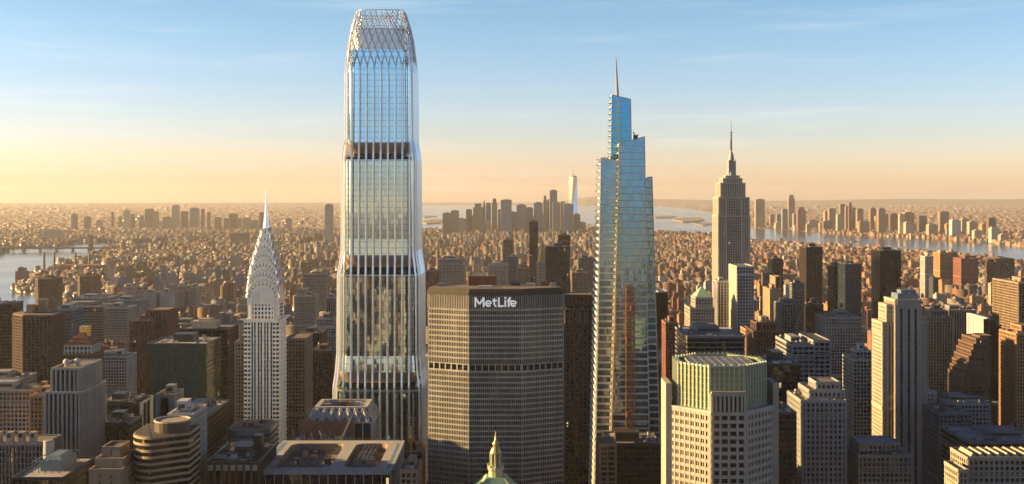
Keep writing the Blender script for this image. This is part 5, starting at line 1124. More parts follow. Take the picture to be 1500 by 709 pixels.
# tall limestone tower with three dark stripes
def striped_lime():
    Y0 = 1060.0; z = lambda y: PZ(y, Y0); x = lambda p, d=0: PX(p, Y0 + d)
    root = thing('limestone_tower', 'tall limestone tower with three dark vertical window stripes and stepped shoulders', 'office tower', (x(1330), Y0 + 20, 0)); s = ST['lime']
    fb, gb = MB(), MB(); st = wall('buff_limestone', (.40, .355, .28), .8, .2, objrand=0)
    main = rect(x(1311), x(1349), Y0, Y0 + 30); gb.prism(main, 0, z(440))
    L0, L1 = x(1311), x(1349); cuts = [x(1320), x(1331), x(1341)]; hw = 1.15
    edges = [L0] + [c + o for c in cuts for o in (-hw, hw)] + [L1]
    for i in range(0, 8, 2): fb.slab((edges[i], Y0), (edges[i + 1], Y0), (0, -1), .9, 0, z(440))
    fb.slab((L0, Y0), (L1, Y0), (0, -1), 1.3, z(452), z(438))
    for a in np.arange(L0 + 1.6, L1, 3.4): fb.slab((a, Y0), (a + 1.1, Y0), (0, -1), 1.7, z(446), z(438.5))
    zz_ = z(452)
    dm = MB()
    while zz_ > z(760): dm.slab((L0, Y0), (L1, Y0), (0, -1), .3, zz_ - 1.2, zz_); zz_ -= 3.6
    dm.build('spandrel_cladding', W['dark'], root)
    edge_grid(fb, main[3], main[0], z(760), z(440), 3.2, 3.6, 1.6, 1.7, .4); edge_grid(fb, main[1], main[2], z(760), z(440), 3.2, 3.6, 1.6, 1.7, .4)
    for a, b2, y, d0, d1 in ((1299, 1312, 448, 3, 26), (1293, 1313, 474, 3, 34), (1348, 1357, 474, 4, 30), (1354, 1372, 577, 6, 36), (1354, 1377, 603, 3, 40)):
        P = rect(x(a, d0), x(b2, d0), Y0 + d0, Y0 + d1); volume(fb, gb, P, 0, z(y), ('limestone', 'dark', 3.1, 3.6, 1.6, 1.7, .4)); fb.prism([(P[0][0] - .4, P[0][1] - .4), (P[1][0] + .4, P[1][1] - .4), (P[2][0] + .4, P[2][1]), (P[3][0] - .4, P[3][1])], z(y) - .2, z(y) + 1.1)
    gb.build('window_glazing', G['dark'], root); fb.build('facade_cladding', st, root)
    roof_kit(root, x(1311), x(1349), Y0, Y0 + 30, z(440), random.Random(5), st, 'none')
    mb = MB(); mb.box(x(1315, 6), x(1345, 6), Y0 + 6, Y0 + 24, z(440), z(431)); mb.box(x(1320, 8), x(1342, 8), Y0 + 8, Y0 + 20, z(431), z(426)); mb.build('penthouse', W['blue'], root)
    mb = MB()
    for p in (1317, 1324, 1333, 1343): mb.tube([(x(p, 7), Y0 + 7, z(432)), (x(p, 7), Y0 + 7, z(422))], .25, 5)
    mb.tube([(x(1317, 7), Y0 + 7, z(425)), (x(1343, 7), Y0 + 7, z(425))], .25, 4); mb.build('roof_frame', W['pale'], root)
    KEEP.append((x(1289), x(1380), Y0 - 4, Y0 + 44)); claim(1291, 1377, 425, Y0)
striped_lime()
T('penthouse_block', 'low cream block with sunlit roof house and white cornice band under striped limestone tower', 'office block', [(1257, 1336, 668, 800, 36), (1259, 1318, 650, 806, 22)], 'cream', roof='flat', roofm='roofl', over=dict(wall='limestone'))
T('apartment_tower', 'brown piered tower with sunlit corner and rooftop huts right of striped limestone tower', 'apartment tower', [(1359, 1396, 466, 1350, 36), (1363, 1388, 456, 1356, 20)], 'tpiers', roof='tank')
T('classical_block', 'shaded stone block with colonnaded top behind the sunlit corner tower', 'office block', [(1390, 1430, 455, 1560, 50)], 'lpiers')
T('white_slab_tower', 'brightest sunlit white slab of a cluster of three', 'apartment tower', [(1445, 1449, 467, 1400, 60)], 'white', over=dict(bay=9, pw=7), roof='none', yb=500)
T('orange_slab_tower', 'sunlit orange slab next to the brightest white one', 'apartment tower', [(1453, 1458, 470, 1420, 60)], 'orange', over=dict(bay=9, pw=6), roof='none', yb=500)
T('orange_slab_tower', 'lower sunlit orange slab at the end of the bright cluster', 'apartment tower', [(1460, 1466, 477, 1440, 60)], 'orange', over=dict(bay=9, pw=6), roof='none', yb=500)
T('stepped_pyramid_block', 'dark building whose left side climbs in sunlit steps', 'office block', [(1430, 1446, 497, 1150, 36)] + [(1426 - i * 3.2, 1447 - i * .2, 505 + i * 9, 1149 - i * .3, 38) for i in range(6)] + [(1436, 1452, 493, 1155, 20)], 'tan', roof='none', over=dict(wall='brown'), yb=570)
T('sunlit_office_slab', 'great orange lit slab near the right border with a shaded front', 'office tower', [(1492, 1560, 415, 1500, 80)], 'ogrid', over=dict(wall='tan', bay=4), yb=470)
T('orange_brick_tower', 'orange brick tower with stepped crown on the right border', 'apartment tower', [(1489, 1540, 490, 1150, 40), (1496, 1530, 478, 1156, 24)], 'ogrid', over=dict(bay=3), yb=570)
T('arched_stone_block', 'grey cream block with a rounded pediment below the stepped dark building', 'apartment block', [(1386, 1450, 592, 1050, 40), (1404, 1448, 588, 1056, 24)], 'lime', over=dict(wall='pale'))
T('office_block', 'low flat roofed block crowded with machinery in the lower right', 'office block', [(1420, 1540, 648, 860, 56)], 'gbands', roof='tank2', roofm='roofl')
r_, B = T('corner_stone_block', 'sunlit cream block with long pitched skylights on its roof, lower right', 'office block', [(1418, 1540, 672, 720, 28)], 'cream', roof='none', over=dict(wall='limestone'))
x0, x1, y0, y1, z = B[0]
for i in range(9):
    mb = MB(); a = x0 + 3 + i * 5.4; mb.prism(rect(a, a + 3.6, y0 + 4, y1 - 4), z + .25, z + 2.6, 0, 0, rect(a + 1.6, a + 2.0, y0 + 4.2, y1 - 4.2)); mb.build('skylight', W['cream'], r_)
T('corner_stone_block', 'low sunlit annex with small windows beside the pitched skylight roof', 'office block', [(1404, 1418, 690, 706, 22)], 'cream', roof='none')
T('stone_block', 'long shaded stone block left of the machinery covered roof', 'apartment block', [(1376, 1424, 606, 960, 40)], 'lime', over=dict(wall='grey'))
T('office_tower', 'dark tower dotted with lit windows and a gold left face, before the wide river', 'office tower', [(1289, 1320, 368, 1900, 46)], 'dkcurt', over=dict(bay=4), yb=440)
T('brick_block', 'tan red block on the near shore right of the dotted dark tower', 'apartment block', [(1377, 1397, 371, 3500, 60), (1394, 1402, 369, 3520, 50)], 'orange', yb=400)
T('brick_block', 'dark red block on the near shore with two stepped roofs', 'apartment block', [(1408, 1433, 379, 3300, 60), (1414, 1430, 375, 3310, 40)], 'red', yb=400)
T('brick_block', 'broad brown block on the near shore at the right end', 'apartment block', [(1458, 1486, 379, 3300, 70)], 'brown', yb=400)
r_, B = T('round_roofed_block', 'small white building with a rounded roof on the near shore', 'building', [(1355, 1367, 376, 3400, 40)], 'white', roof='none', yb=390); x0, x1, y0, y1, z = B[0]; dome(r_, (x0 + x1) / 2, y0 + 14, z - 4, 8)

# ---------------------------------------------------------------- power station, bridges, ferry
def power_station():
    Y0 = 4560.0; x0, x1 = PX(38, Y0), PX(142, Y0)
    root = thing('power_station', 'long brick power station on the river bank below four tall chimneys', 'power station', ((x0 + x1) / 2, Y0 + 60, 0))
    mb = MB(); mb.box(x0, x1, Y0, Y0 + 90, 0, PZ(399, Y0)); mb.build('wall', W['brown'], root)
    mb = MB(); mb.box(PX(76, Y0), x1, Y0 + 40, Y0 + 140, 0, PZ(389, Y0 + 40)); mb.box(PX(45, Y0), PX(52, Y0), Y0 + 20, Y0 + 50, 0, PZ(395, Y0)); mb.build('boiler_hall', W['red'], root)
    mb = MB(); mb.box(x0 - 1, x1 + 1, Y0 - 1, Y0 + 91, PZ(399, Y0), PZ(399, Y0) + 1.5); mb.build('roof', W['roofd'], root)
    KEEP.append((x0 - 10, x1 + 10, Y0 - 10, Y0 + 260)); claim(38, 142, 388, Y0)
    for px, w_, lab in ((64.5, 60, 'first tall power station chimney, the one at the water side'), (79.5, 70, 'second tall power station chimney beside the water side one'), (110.5, 160, 'third power station chimney, lower in view and standing apart'), (131, 190, 'fourth power station chimney, the one next to the bridge tower')):
        y = Y0 + w_; c = thing('chimney', lab, 'chimney', (PX(px, y), y, 0), 'power station chimneys')
        mb = MB(); zt = PZ(370.5, y); mb.cyl(PX(px, y), y, 20, zt, 5.2, 3.9, 14); mb.build('shaft', W['bronze'], c)
        mb = MB(); mb.cyl(PX(px, y), y, zt, zt + 3, 4.5, 4.4, 14); mb.build('rim', W['dark'], c)
power_station()
def bridge(label, Y, xa, xb, towers, ydeck, ytop, mat, wt=10):
    root = thing('suspension_bridge', label, 'bridge', (PX(towers[0], Y), Y, 0)); zd, zt = PZ(ydeck, Y), PZ(ytop, Y); m = W[mat]
    mb = MB(); mb.box(PX(xa, Y), PX(xb, Y), Y - 12, Y + 12, zd - 9, zd); mb.build('deck', m, root)
    for t in towers:
        mb = MB(); x = PX(t, Y)
        for s in (-1, 1): mb.prism(rect(x - wt / 2, x + wt / 2, Y + s * 13 - 4, Y + s * 13 + 4), 0, zt, 0, 0, rect(x - wt * .35, x + wt * .35, Y + s * 13 - 3, Y + s * 13 + 3))
        for q in (.35, .62, .97): mb.box(x - wt * .4, x + wt * .4, Y - 9, Y + 9, zt * q - 6, zt * q)
        mb.build('tower', m, root)
    for i, t in enumerate(towers):
        for nb in (-1, 1):
            x0 = PX(t, Y); j = i + nb; x1 = PX(towers[j], Y) if 0 <= j < len(towers) else PX(xa if nb < 0 else xb, Y)
            if nb > 0 and 0 <= j < len(towers) or not 0 <= j < len(towers):
                span = 0 <= j < len(towers); mb = MB()
                for s in (-12, 12):
                    pts = []
                    for k in range(17):
                        u = k / 16; z = zt + (zd + 3 - zt) * (1 - (2 * u - 1) ** 2) if span else zt + (zd - zt) * u ** .8; pts.append((x0 + (x1 - x0) * u, Y + s, z))
                    mb.tube(pts, 1.6, 5)
                    for p in pts[1:-1]: mb.tube([(p[0], p[1], zd), p], .5, 4)
                mb.build('cable', m, root)
    if len(towers): 
        mb = MB()
        for u in np.linspace(.04, .96, 14): x = PX(xa + (xb - xa) * u, Y); mb.box(x - 5, x + 5, Y - 8, Y + 8, 0, zd - 9)
        mb.build('pier_grating', m, root)
bridge('grey suspension bridge crossing the river by the four chimneys', 6350, -120, 215, [-60, 133], 362, 345, 'bronze', 15)
bridge('pale sunlit suspension bridge in the haze right of the needle spire', 8300, 385, 480, [407, 440], 341, 333, 'cream', 14)
Yf = GY(354.5); fr = thing('ferry_boat', 'small white ferry crossing the wide river', 'boat', (PX(1251, Yf), Yf, .6)); x = PX(1251, Yf)
mb = MB(); mb.prism([(x - 24, Yf - 6), (x + 16, Yf - 6), (x + 26, Yf), (x + 16, Yf + 6), (x - 24, Yf + 6)], .4, 5); mb.build('hull', W['white'], fr)
mb = MB(); mb.box(x - 18, x + 10, Yf - 5, Yf + 5, 5, 9); mb.box(x - 4, x + 6, Yf - 3, Yf + 3, 9, 13); mb.build('cabin', W['cream'], fr)
mb = MB(); mb.cyl(x - 8, Yf, 9, 15, 1.5, 1.3, 8); mb.build('funnel', W['red'], fr)

# ---------------------------------------------------------------- far towers, each its own object, labelled by look and neighbours
FM = {}
def fmat(c, bay=4.0, fl=3.8, fx=.5, fz=.5):
    k = (c, bay)
    if k not in FM:
        col = dict(tan=(.30, .21, .135), cream=(.43, .36, .26), red=(.26, .11, .07), brown=(.15, .095, .065), grey=(.22, .225, .235), blue=(.12, .18, .25), white=(.52, .49, .44), dark=(.04, .045, .055), orange=(.42, .22, .10))[c]
        FM[k] = facade(c + '_window_wall', col, (.02, .026, .03) if c not in ('blue', 'dark') else (.05, .07, .09), bay, fl, fx if c not in ('blue', 'dark') else .8, fz)
    return FM[k]
ORD = ['', 'second ', 'third ', 'fourth ', 'fifth ', 'sixth ', 'seventh ', 'eighth ', 'ninth ', 'tenth ', 'eleventh ', 'twelfth ', 'thirteenth ', 'fourteenth ', 'fifteenth ', 'sixteenth ', 'seventeenth ', 'eighteenth ', 'nineteenth ', 'twentieth ']
PEND = []
def far_tower(name, cat, group, place, px0, px1, yt, Y, col, top='flat', depth=None, tall='tower'):
    x0, x1 = PX(px0, Y), PX(px1, Y); z = PZ(yt, Y); D = depth or max(18, min(60, (x1 - x0) * .9)); r = random.Random(int(px0 * 7 + yt * 13))
    mb = MB(); zs = z
    if top == 'step': zs = z - (z * .12); mb.box(x0, x1, Y, Y + D, 0, zs, 0, 1); i = (x1 - x0) * .16; mb.box(x0 + i, x1 - i, Y + i, Y + D - i, zs, z, 0, 1)
    elif top == 'point': zs = z - min(z * .3, 60); mb.box(x0, x1, Y, Y + D, 0, zs, 0, 1); mb.prism(rect(x0, x1, Y, Y + D), zs, z, 0, 0, rect((x0 + x1) / 2 - .5, (x0 + x1) / 2 + .5, Y + D / 2 - .5, Y + D / 2 + .5))
    else:
        zs = z - r.uniform(3, 8); mb.box(x0, x1, Y, Y + D, 0, zs, 0, 1); i = (x1 - x0) * r.uniform(.12, .3); mb.box(x0 + i, x1 - i, Y + D * .2, Y + D * .8, zs, z, 0, 1)
    o = mb.build(name, [fmat(col), W['roof']]); ww = px1 - px0; h = (z - 20)
    form = 'pointed' if top == 'point' else 'stepped' if top == 'step' else 'slim' if (x1 - x0) < z * .22 else 'broad' if (x1 - x0) > z * .55 else 'square'
    PEND.append((o, cat, group, col, form, place, (px0 + px1) / 2)); KEEP.append((x0 - 2, x1 + 2, Y - 2, Y + D + 2)); claim(px0, px1, yt, Y, min(709, yt + 30))
    return o
cyc = lambda s: itertools.cycle(s.split())
import itertools
# island tip skyline
dt = [(149, 186, 250, 'brown'), (186, 222, 240, 'tan'), (212, 254, 275, 'grey'), (255, 281, 235, 'brown'), (287, 331, 210, 'tan'), (303, 329, 270, 'cream'), (331, 343, 190, 'blue'), (345, 367, 206, 'blue'), (371, 396, 188, 'tan'), (334, 367, 288, 'cream'), (399, 411, 235, 'brown'), (412, 461, 191, 'blue'), (441, 484, 246, 'dark'), (483, 528, 213, 'blue'), (526, 558, 226, 'dark'), (561, 601, 203, 'blue'), (575, 611, 252, 'grey'), (604, 620, 175, 'tan'), (621, 631, 190, 'brown'), (633, 667, 147, 'blue'), (646, 681, 203, 'grey'), (682, 702, 200, 'tan'), (696, 740, 210, 'blue'), (741, 771, 255, 'brown'), (762, 796, 292, 'red'), (268, 290, 262, 'tan'), (421, 440, 262, 'tan'), (505, 520, 250, 'cream'), (541, 560, 262, 'grey'), (612, 628, 250, 'dark'), (664, 684, 240, 'brown'), (705, 722, 246, 'cream')]
for i, (a, b, y, c) in enumerate(dt):
    far_tower('downtown_tower', 'office tower', 'towers of the far downtown cluster', 'in the downtown cluster behind the lettered slab', 600 + a * .3243, 600 + b * .3243, 230 + y * .3243, 8300 + 900 * ((i * 37) % 11) / 10, c, 'point' if i in (6,) else 'step' if i in (4, 17, 8) else 'flat')
# the tall tapering spire tower of that cluster
def spire_far():
    Y = 8700.0; cx = PX(839.8, Y); h = PX(845.8, Y) - cx; cy = Y + h; z0, z1 = PZ(322, Y), PZ(259, Y)
    root = thing('tapering_spire_tower', 'pale shining tapered tower with antenna, tallest of the far downtown cluster', 'skyscraper', (cx, cy, 0))
    m, nt, b = newmat('bright_tapered_glass'); b.inputs['Base Color'].default_value = (.75, .78, .8, 1); b.inputs['Metallic'].default_value = .9; b.inputs['Roughness'].default_value = .18
    sqr = lambda q, z, a: [(cx + q * math.cos(R(45 + 90 * k + a)), cy + q * math.sin(R(45 + 90 * k + a)), z) for k in range(4)]
    q = h * 1.414; b0 = sqr(q, z0 - 60, 180); t = sqr(q * .72, z1, 135 + 90); mb = MB()
    mb.prism([p[:2] for p in b0], 0, z0 - 60)
    for k in range(4):
        mb.face([b0[k], b0[(k + 1) % 4], t[(k + 1) % 4]]); mb.face([b0[k], t[(k + 1) % 4], t[k]])
    mb.face(t); mb.build('glass_shaft', m, root)
    mb = MB(); mb.cyl(cx, cy, z1, z1 + 8, q * .55, n=16); mb.tube([(cx, cy, z1), (cx, cy, PZ(247, Y))], [3.2, .8], 6); mb.build('antenna', W['pale'], root)
    claim(833, 846, 247, Y); KEEP.append((cx - 40, cx + 40, Y - 10, Y + 70))
spire_far()
# skyline beyond the left river
bk = [(322, 344, 193, 'brown'), (380, 404, 206, 'brown'), (434, 456, 222, 'tan'), (503, 513, 186, 'brown'), (535, 549, 205, 'tan'), (558, 582, 178, 'cream'), (591, 607, 195, 'brown'), (628, 646, 205, 'tan'), (655, 686, 172, 'brown'), (688, 712, 184, 'tan'), (734, 769, 207, 'tan'), (776, 805, 155, 'cream'), (817, 845, 183, 'brown'), (857, 894, 167, 'grey'), (908, 922, 172, 'brown'), (575, 600, 225, 'cream'), (640, 662, 230, 'tan'), (705, 730, 228, 'cream')]
for i, (a, b, y, c) in enumerate(bk):
    far_tower('hazy_tower', 'tower', 'hazy towers beyond the left river', 'in the hazy skyline beyond the suspension bridge by the chimneys', a * .3243, b * .3243, 250 + y * .3243, 10200 + 700 * ((i * 29) % 9) / 8, c, 'flat')
bk2 = [(165, 178, 186, 'brown'), (198, 225, 210, 'brown'), (240, 262, 215, 'red'), (262, 298, 193, 'brown'), (298, 318, 214, 'orange'), (325, 356, 212, 'tan'), (400, 417, 188, 'brown'), (362, 392, 222, 'tan'), (520, 545, 215, 'tan'), (425, 445, 222, 'red')]
for i, (a, b, y, c) in enumerate(bk2):
    far_tower('hazy_tower', 'tower', 'hazy towers beyond the left river', 'in the hazy skyline around the needle spire', 250 + a * .3245, 250 + b * .3245, 250 + y * .3245, 9900 + 700 * ((i * 29) % 9) / 8, c, 'flat')
far_tower('white_edged_tower', 'tower', None, '', 476, 487.5, 298.5, 6600, 'white', 'flat', 26); o, *_ = PEND.pop(); tag(o, 'lone pale tower standing in the haze just left of the ribbed tower', 'tower')
far_tower('refinery_block', 'building', None, '', 63, 89, 336, 7500, 'cream', 'step', 70); o, *_ = PEND.pop(); tag(o, 'sunlit cream factory block on the far bank behind the chimneys', 'factory')
for i, (px, y, c) in enumerate([(199, 352, 'brown'), (214, 351, 'brown'), (237, 350, 'brown'), (282, 347, 'orange'), (297, 345, 'orange'), (344, 344, 'orange'), (358, 344, 'tan'), (278, 349, 'tan'), (372, 350, 'brown'), (226, 358, 'red'), (310, 355, 'brown'), (452, 350, 'brown'), (466, 344, 'red'), (440, 356, 'tan'), (425, 352, 'cream')]):
    far_tower('housing_block', 'apartment block', 'brick housing blocks in the middle haze', 'in the housing estates short of the far river', px - 6, px + 6, y - 3, 6600 + 260 * (i % 5), c, 'flat')
# skyline across the right river
jc = [(940 + a * .3244, 940 + b * .3244, 250 + y * .3244, c) for a, b, y, c in [(515, 556, 127, 'tan'), (580, 600, 196, 'tan'), (610, 631, 196, 'grey'), (635, 660, 172, 'grey'), (663, 692, 109, 'tan'), (686, 716, 190, 'grey'), (705, 742, 165, 'red'), (760, 795, 222, 'cream'), (826, 850, 182, 'cream'), (806, 830, 232, 'tan'), (745, 765, 240, 'cream'), (690, 720, 245, 'white'), (605, 640, 232, 'cream')]]
jc += [(1200 + a * .3243, 1200 + b * .3243, 250 + y * .3243, c) for a, b, y, c in [(2, 25, 235, 'cream'), (45, 75, 168, 'tan'), (82, 110, 196, 'cream'), (95, 118, 150, 'tan'), (119, 135, 158, 'tan'), (134, 149, 142, 'red'), (150, 168, 166, 'brown'), (172, 200, 170, 'tan'), (182, 228, 226, 'tan'), (231, 260, 168, 'tan'), (256, 284, 202, 'orange'), (268, 300, 168, 'tan'), (290, 320, 195, 'orange'), (321, 362, 193, 'brown'), (363, 386, 195, 'cream'), (360, 391, 230, 'cream'), (386, 430, 186, 'orange'), (391, 427, 230, 'cream'), (429, 470, 235, 'white'), (451, 487, 203, 'brown'), (495, 535, 240, 'cream'), (546, 588, 183, 'tan'), (576, 610, 236, 'orange'), (600, 641, 220, 'white'), (645, 680, 214, 'cream'), (679, 714, 226, 'cream'), (701, 735, 265, 'cream'), (736, 775, 238, 'orange'), (766, 800, 212, 'brown'), (778, 815, 254, 'white'), (820, 855, 285, 'cream'), (333, 358, 282, 'cream'), (20, 60, 225, 'brown'), (500, 520, 262, 'tan'), (575, 590, 260, 'cream')]]
bank = [(1105, 334.5), (1160, 337.5), (1200, 341.5), (1300, 347), (1365, 349.5), (1440, 355), (1500, 362)]
for i, (a, b, y, c) in enumerate(jc):
    xm = (a + b) / 2; yb = np.interp(xm, [p[0] for p in bank], [p[1] for p in bank])
    Y = GY(yb) * (1.012 + .05 * ((i * 5) % 3)) + 20 if y < 250 + 240 * .3243 else GY(yb) * 1.01 + 10
    pl = 'across the wide river above the sunlit gold slab' if xm < 1200 else 'across the wide river above the dotted dark tower' if xm < 1350 else 'across the wide river toward the right border'
    far_tower('riverside_tower', 'tower', 'towers along the far bank of the wide river', pl, a, b, y, Y, c, 'step' if i in (4, 6, 18) else 'flat')

# ---------------------------------------------------------------- midtown blocks between the landmarks, each its own object
LMK = [(60, 'below the river bend'), (150, 'below the teal glass block'), (235, 'around the twin sunlit slabs'), (330, 'left of the silver crowned tower'), (455, 'right of the silver crowned tower'), (560, 'near the ribbed tower'), (690, 'above the rusty cooling tower'), (775, 'below the clock tower'), (850, 'left of the blue glass tower'), (1000, 'around the green pyramid tower'), (1070, 'around the limestone setback tower'), (1145, 'above the gold lit slab'), (1215, 'around the tall black ribbed tower'), (1300, 'around the dotted dark tower'), (1370, 'above the striped limestone tower'), (1440, 'above the bright white slab'), (1500, 'by the great orange lit slab')]
rg = random.Random(21); nacc = 0
def overlap(x0, x1, y0, y1):
    for k in KEEP:
        if x0 < k[1] and x1 > k[0] and y0 < k[3] and y1 > k[2]: return True
    return False
def inwater(x, y):
    for P in WPOLY:
        c = False; n = len(P)
        for i in range(n):
            (xa, ya), (xb, yb) = P[i], P[(i + 1) % n]
            if (ya > y) != (yb > y) and x < (xb - xa) * (y - ya) / (yb - ya) + xa: c = not c
        if c: return True
    return False
cand = []
for band, n, hlo, hhi in (((1050, 1500), 900, 35, 110), ((1500, 2300), 1300, 30, 105), ((2300, 3400), 1300, 28, 85), ((3400, 5200), 900, 25, 65)):
    for _ in range(n): cand.append((rg.uniform(*band), rg.uniform(-10, 1510), hlo + (hhi - hlo) * rg.random() ** 1.8))
cand.sort()
for Y, px, h in cand:
    if nacc >= 215: break
    wd = rg.uniform(16, 42); dp = rg.uniform(16, 40); x = PX(px, Y); x = round(x / 12) * 12; x0, x1 = x - wd / 2, x + wd / 2
    if px < 640 and Y < 1500: h *= .75
    if Y > 3300 and px > 900: h = min(h, 38)
    z = h; yt = EYE + (CAMZ - z) / Y * F
    if yt > 660: continue
    if overlap(x0 - 5, x1 + 5, Y - 5, Y + dp + 5) or inwater(x, Y) or inwater(x, Y + dp): continue
    a, b = CX + x0 / Y * F, CX + x1 / Y * F
    if b < 4 or a > 1496: continue
    ia, ib, ic = int(max(a, 0) // 2), int(min(b, 1499) // 2) + 1, int(yt // 2); id_ = min(355, int(min(709, yt + 26) // 2) + 1)
    zb = ZB[ic:id_, ia:ib]; zh = ZH[ic:id_, ia:ib]
    if zb.size == 0 or (zb < Y).mean() > .5: continue
    if ((zb > Y) & (zb < 1e8) & zh).mean() > .08: continue
    zl = ZB[ic:min(354, id_ + 20), ia:ib]
    zone = 'left' if px < 620 else 'mid' if px < 960 else 'right'
    col = rg.choice(dict(left=['brown', 'tan', 'red', 'grey', 'brown', 'white', 'cream', 'blue'], mid=['tan', 'grey', 'cream', 'brown', 'blue', 'red', 'white'], right=['tan', 'cream', 'orange', 'brown', 'red', 'grey', 'dark', 'white', 'orange'])[zone])
    kind = rg.choice(['tank', 'hut', 'step', 'twin'])
    name, cat = {'tank': ('loft_building', 'loft building'), 'hut': ('apartment_block', 'apartment block'), 'step': ('office_block', 'office block'), 'twin': ('housing_block', 'apartment block')}[kind]
    mb = MB()
    if kind == 'step': mb.box(x0, x1, Y, Y + dp, 0, z * .8, 0, 1); mb.box(x0 + wd * .18, x1 - wd * .18, Y + dp * .15, Y + dp * .85, z * .8, z, 0, 1)
    elif kind == 'twin': mb.box(x0, x0 + wd * .42, Y, Y + dp, 0, z, 0, 1); mb.box(x0 + wd * .42, x0 + wd * .6, Y + dp * .25, Y + dp * .8, 0, z - 1.5, 0, 1); mb.box(x0 + wd * .6, x1, Y, Y + dp, 0, z - .6, 0, 1)
    else: mb.box(x0, x1, Y, Y + dp, 0, z, 0, 1)
    o = mb.build(name, [fmat(col, rg.choice([2.6, 3.0, 3.4]), 3.4), W[rg.choice(['roof', 'roof', 'roofd', 'roofl'])]]); o['_w'] = (0, 0, 0)
    if kind != 'step' or True:
        pz = z; pw = wd * rg.uniform(.2, .35); mb = MB(); xa = x0 + (wd * .25 if kind == 'step' else wd * .08); mb.box(xa, xa + pw, Y + dp * .35, Y + dp * .7, pz, pz + rg.uniform(3, 6)); mb.build('penthouse', fmat(col, 6.0), o)
    if kind == 'tank':
        mb = MB(); tx, ty = x1 - wd * .3, Y + dp * .4
        for sx in (-1, 1):
            for sy in (-1, 1): mb.box(tx + sx - .15, tx + sx + .15, ty + sy - .15, ty + sy + .15, z, z + 3)
        mb.cyl(tx, ty, z + 3, z + 7, 2.1, n=10); mb.cyl(tx, ty, z + 7, z + 8.7, 2.2, .1, 10); mb.build('water_tank', W['wood'], o)
    if kind != 'twin':
        mb = MB(); q = (x0, x1, Y, Y + dp); zt = z * .8 if kind == 'step' else z
        for bx in ((x0 - .3, x1 + .3, Y - .3, Y + .4), (x0 - .3, x1 + .3, Y + dp - .4, Y + dp + .3), (x0 - .3, x0 + .4, Y + .4, Y + dp - .4), (x1 - .4, x1 + .3, Y + .4, Y + dp - .4)): mb.box(*bx, zt - .6, zt + 1)
        mb.build('parapet', fmat(col, 6.0), o)
    place = min(LMK, key=lambda t: abs(t[0] - px))[1]; form = {'tank': 'water tank topped', 'hut': 'flat', 'step': 'stepped', 'twin': 'twin winged'}[kind]
    PEND.append((o, cat, 'midtown and village buildings between the landmarks', col, form, place, Y)); nacc += 1
    KEEP.append((x0 - 2, x1 + 2, Y - 2, Y + dp + 2)); claim(a, b, yt, Y, min(709, yt + 30), False)
print('midtown individuals', nacc)
SEEN = {}
ADJ = {'housing_block': 'estate block', 'apartment_block': 'apartment block', 'loft_building': 'loft block', 'office_block': 'office block', 'downtown_tower': 'tower', 'hazy_tower': 'tower', 'riverside_tower': 'tower'}
for o, cat, group, col, form, place, key in sorted(PEND, key=lambda t: t[6]):
    nm = ADJ[o.name.split('.')[0]]; k = (nm, col, form, place); i = SEEN.get(k, 0); SEEN[k] = i + 1
    ord_ = ('' if i == 0 else ORD[min(i, 19)])
    how = ', counted backwards' if group.startswith('midtown') else ', counted from the left'
    lab = f"{ord_}{col} {form} {nm} {place}"
    if i and len((lab + how).split()) <= 16: lab += how
    tag(o, lab, cat, group)

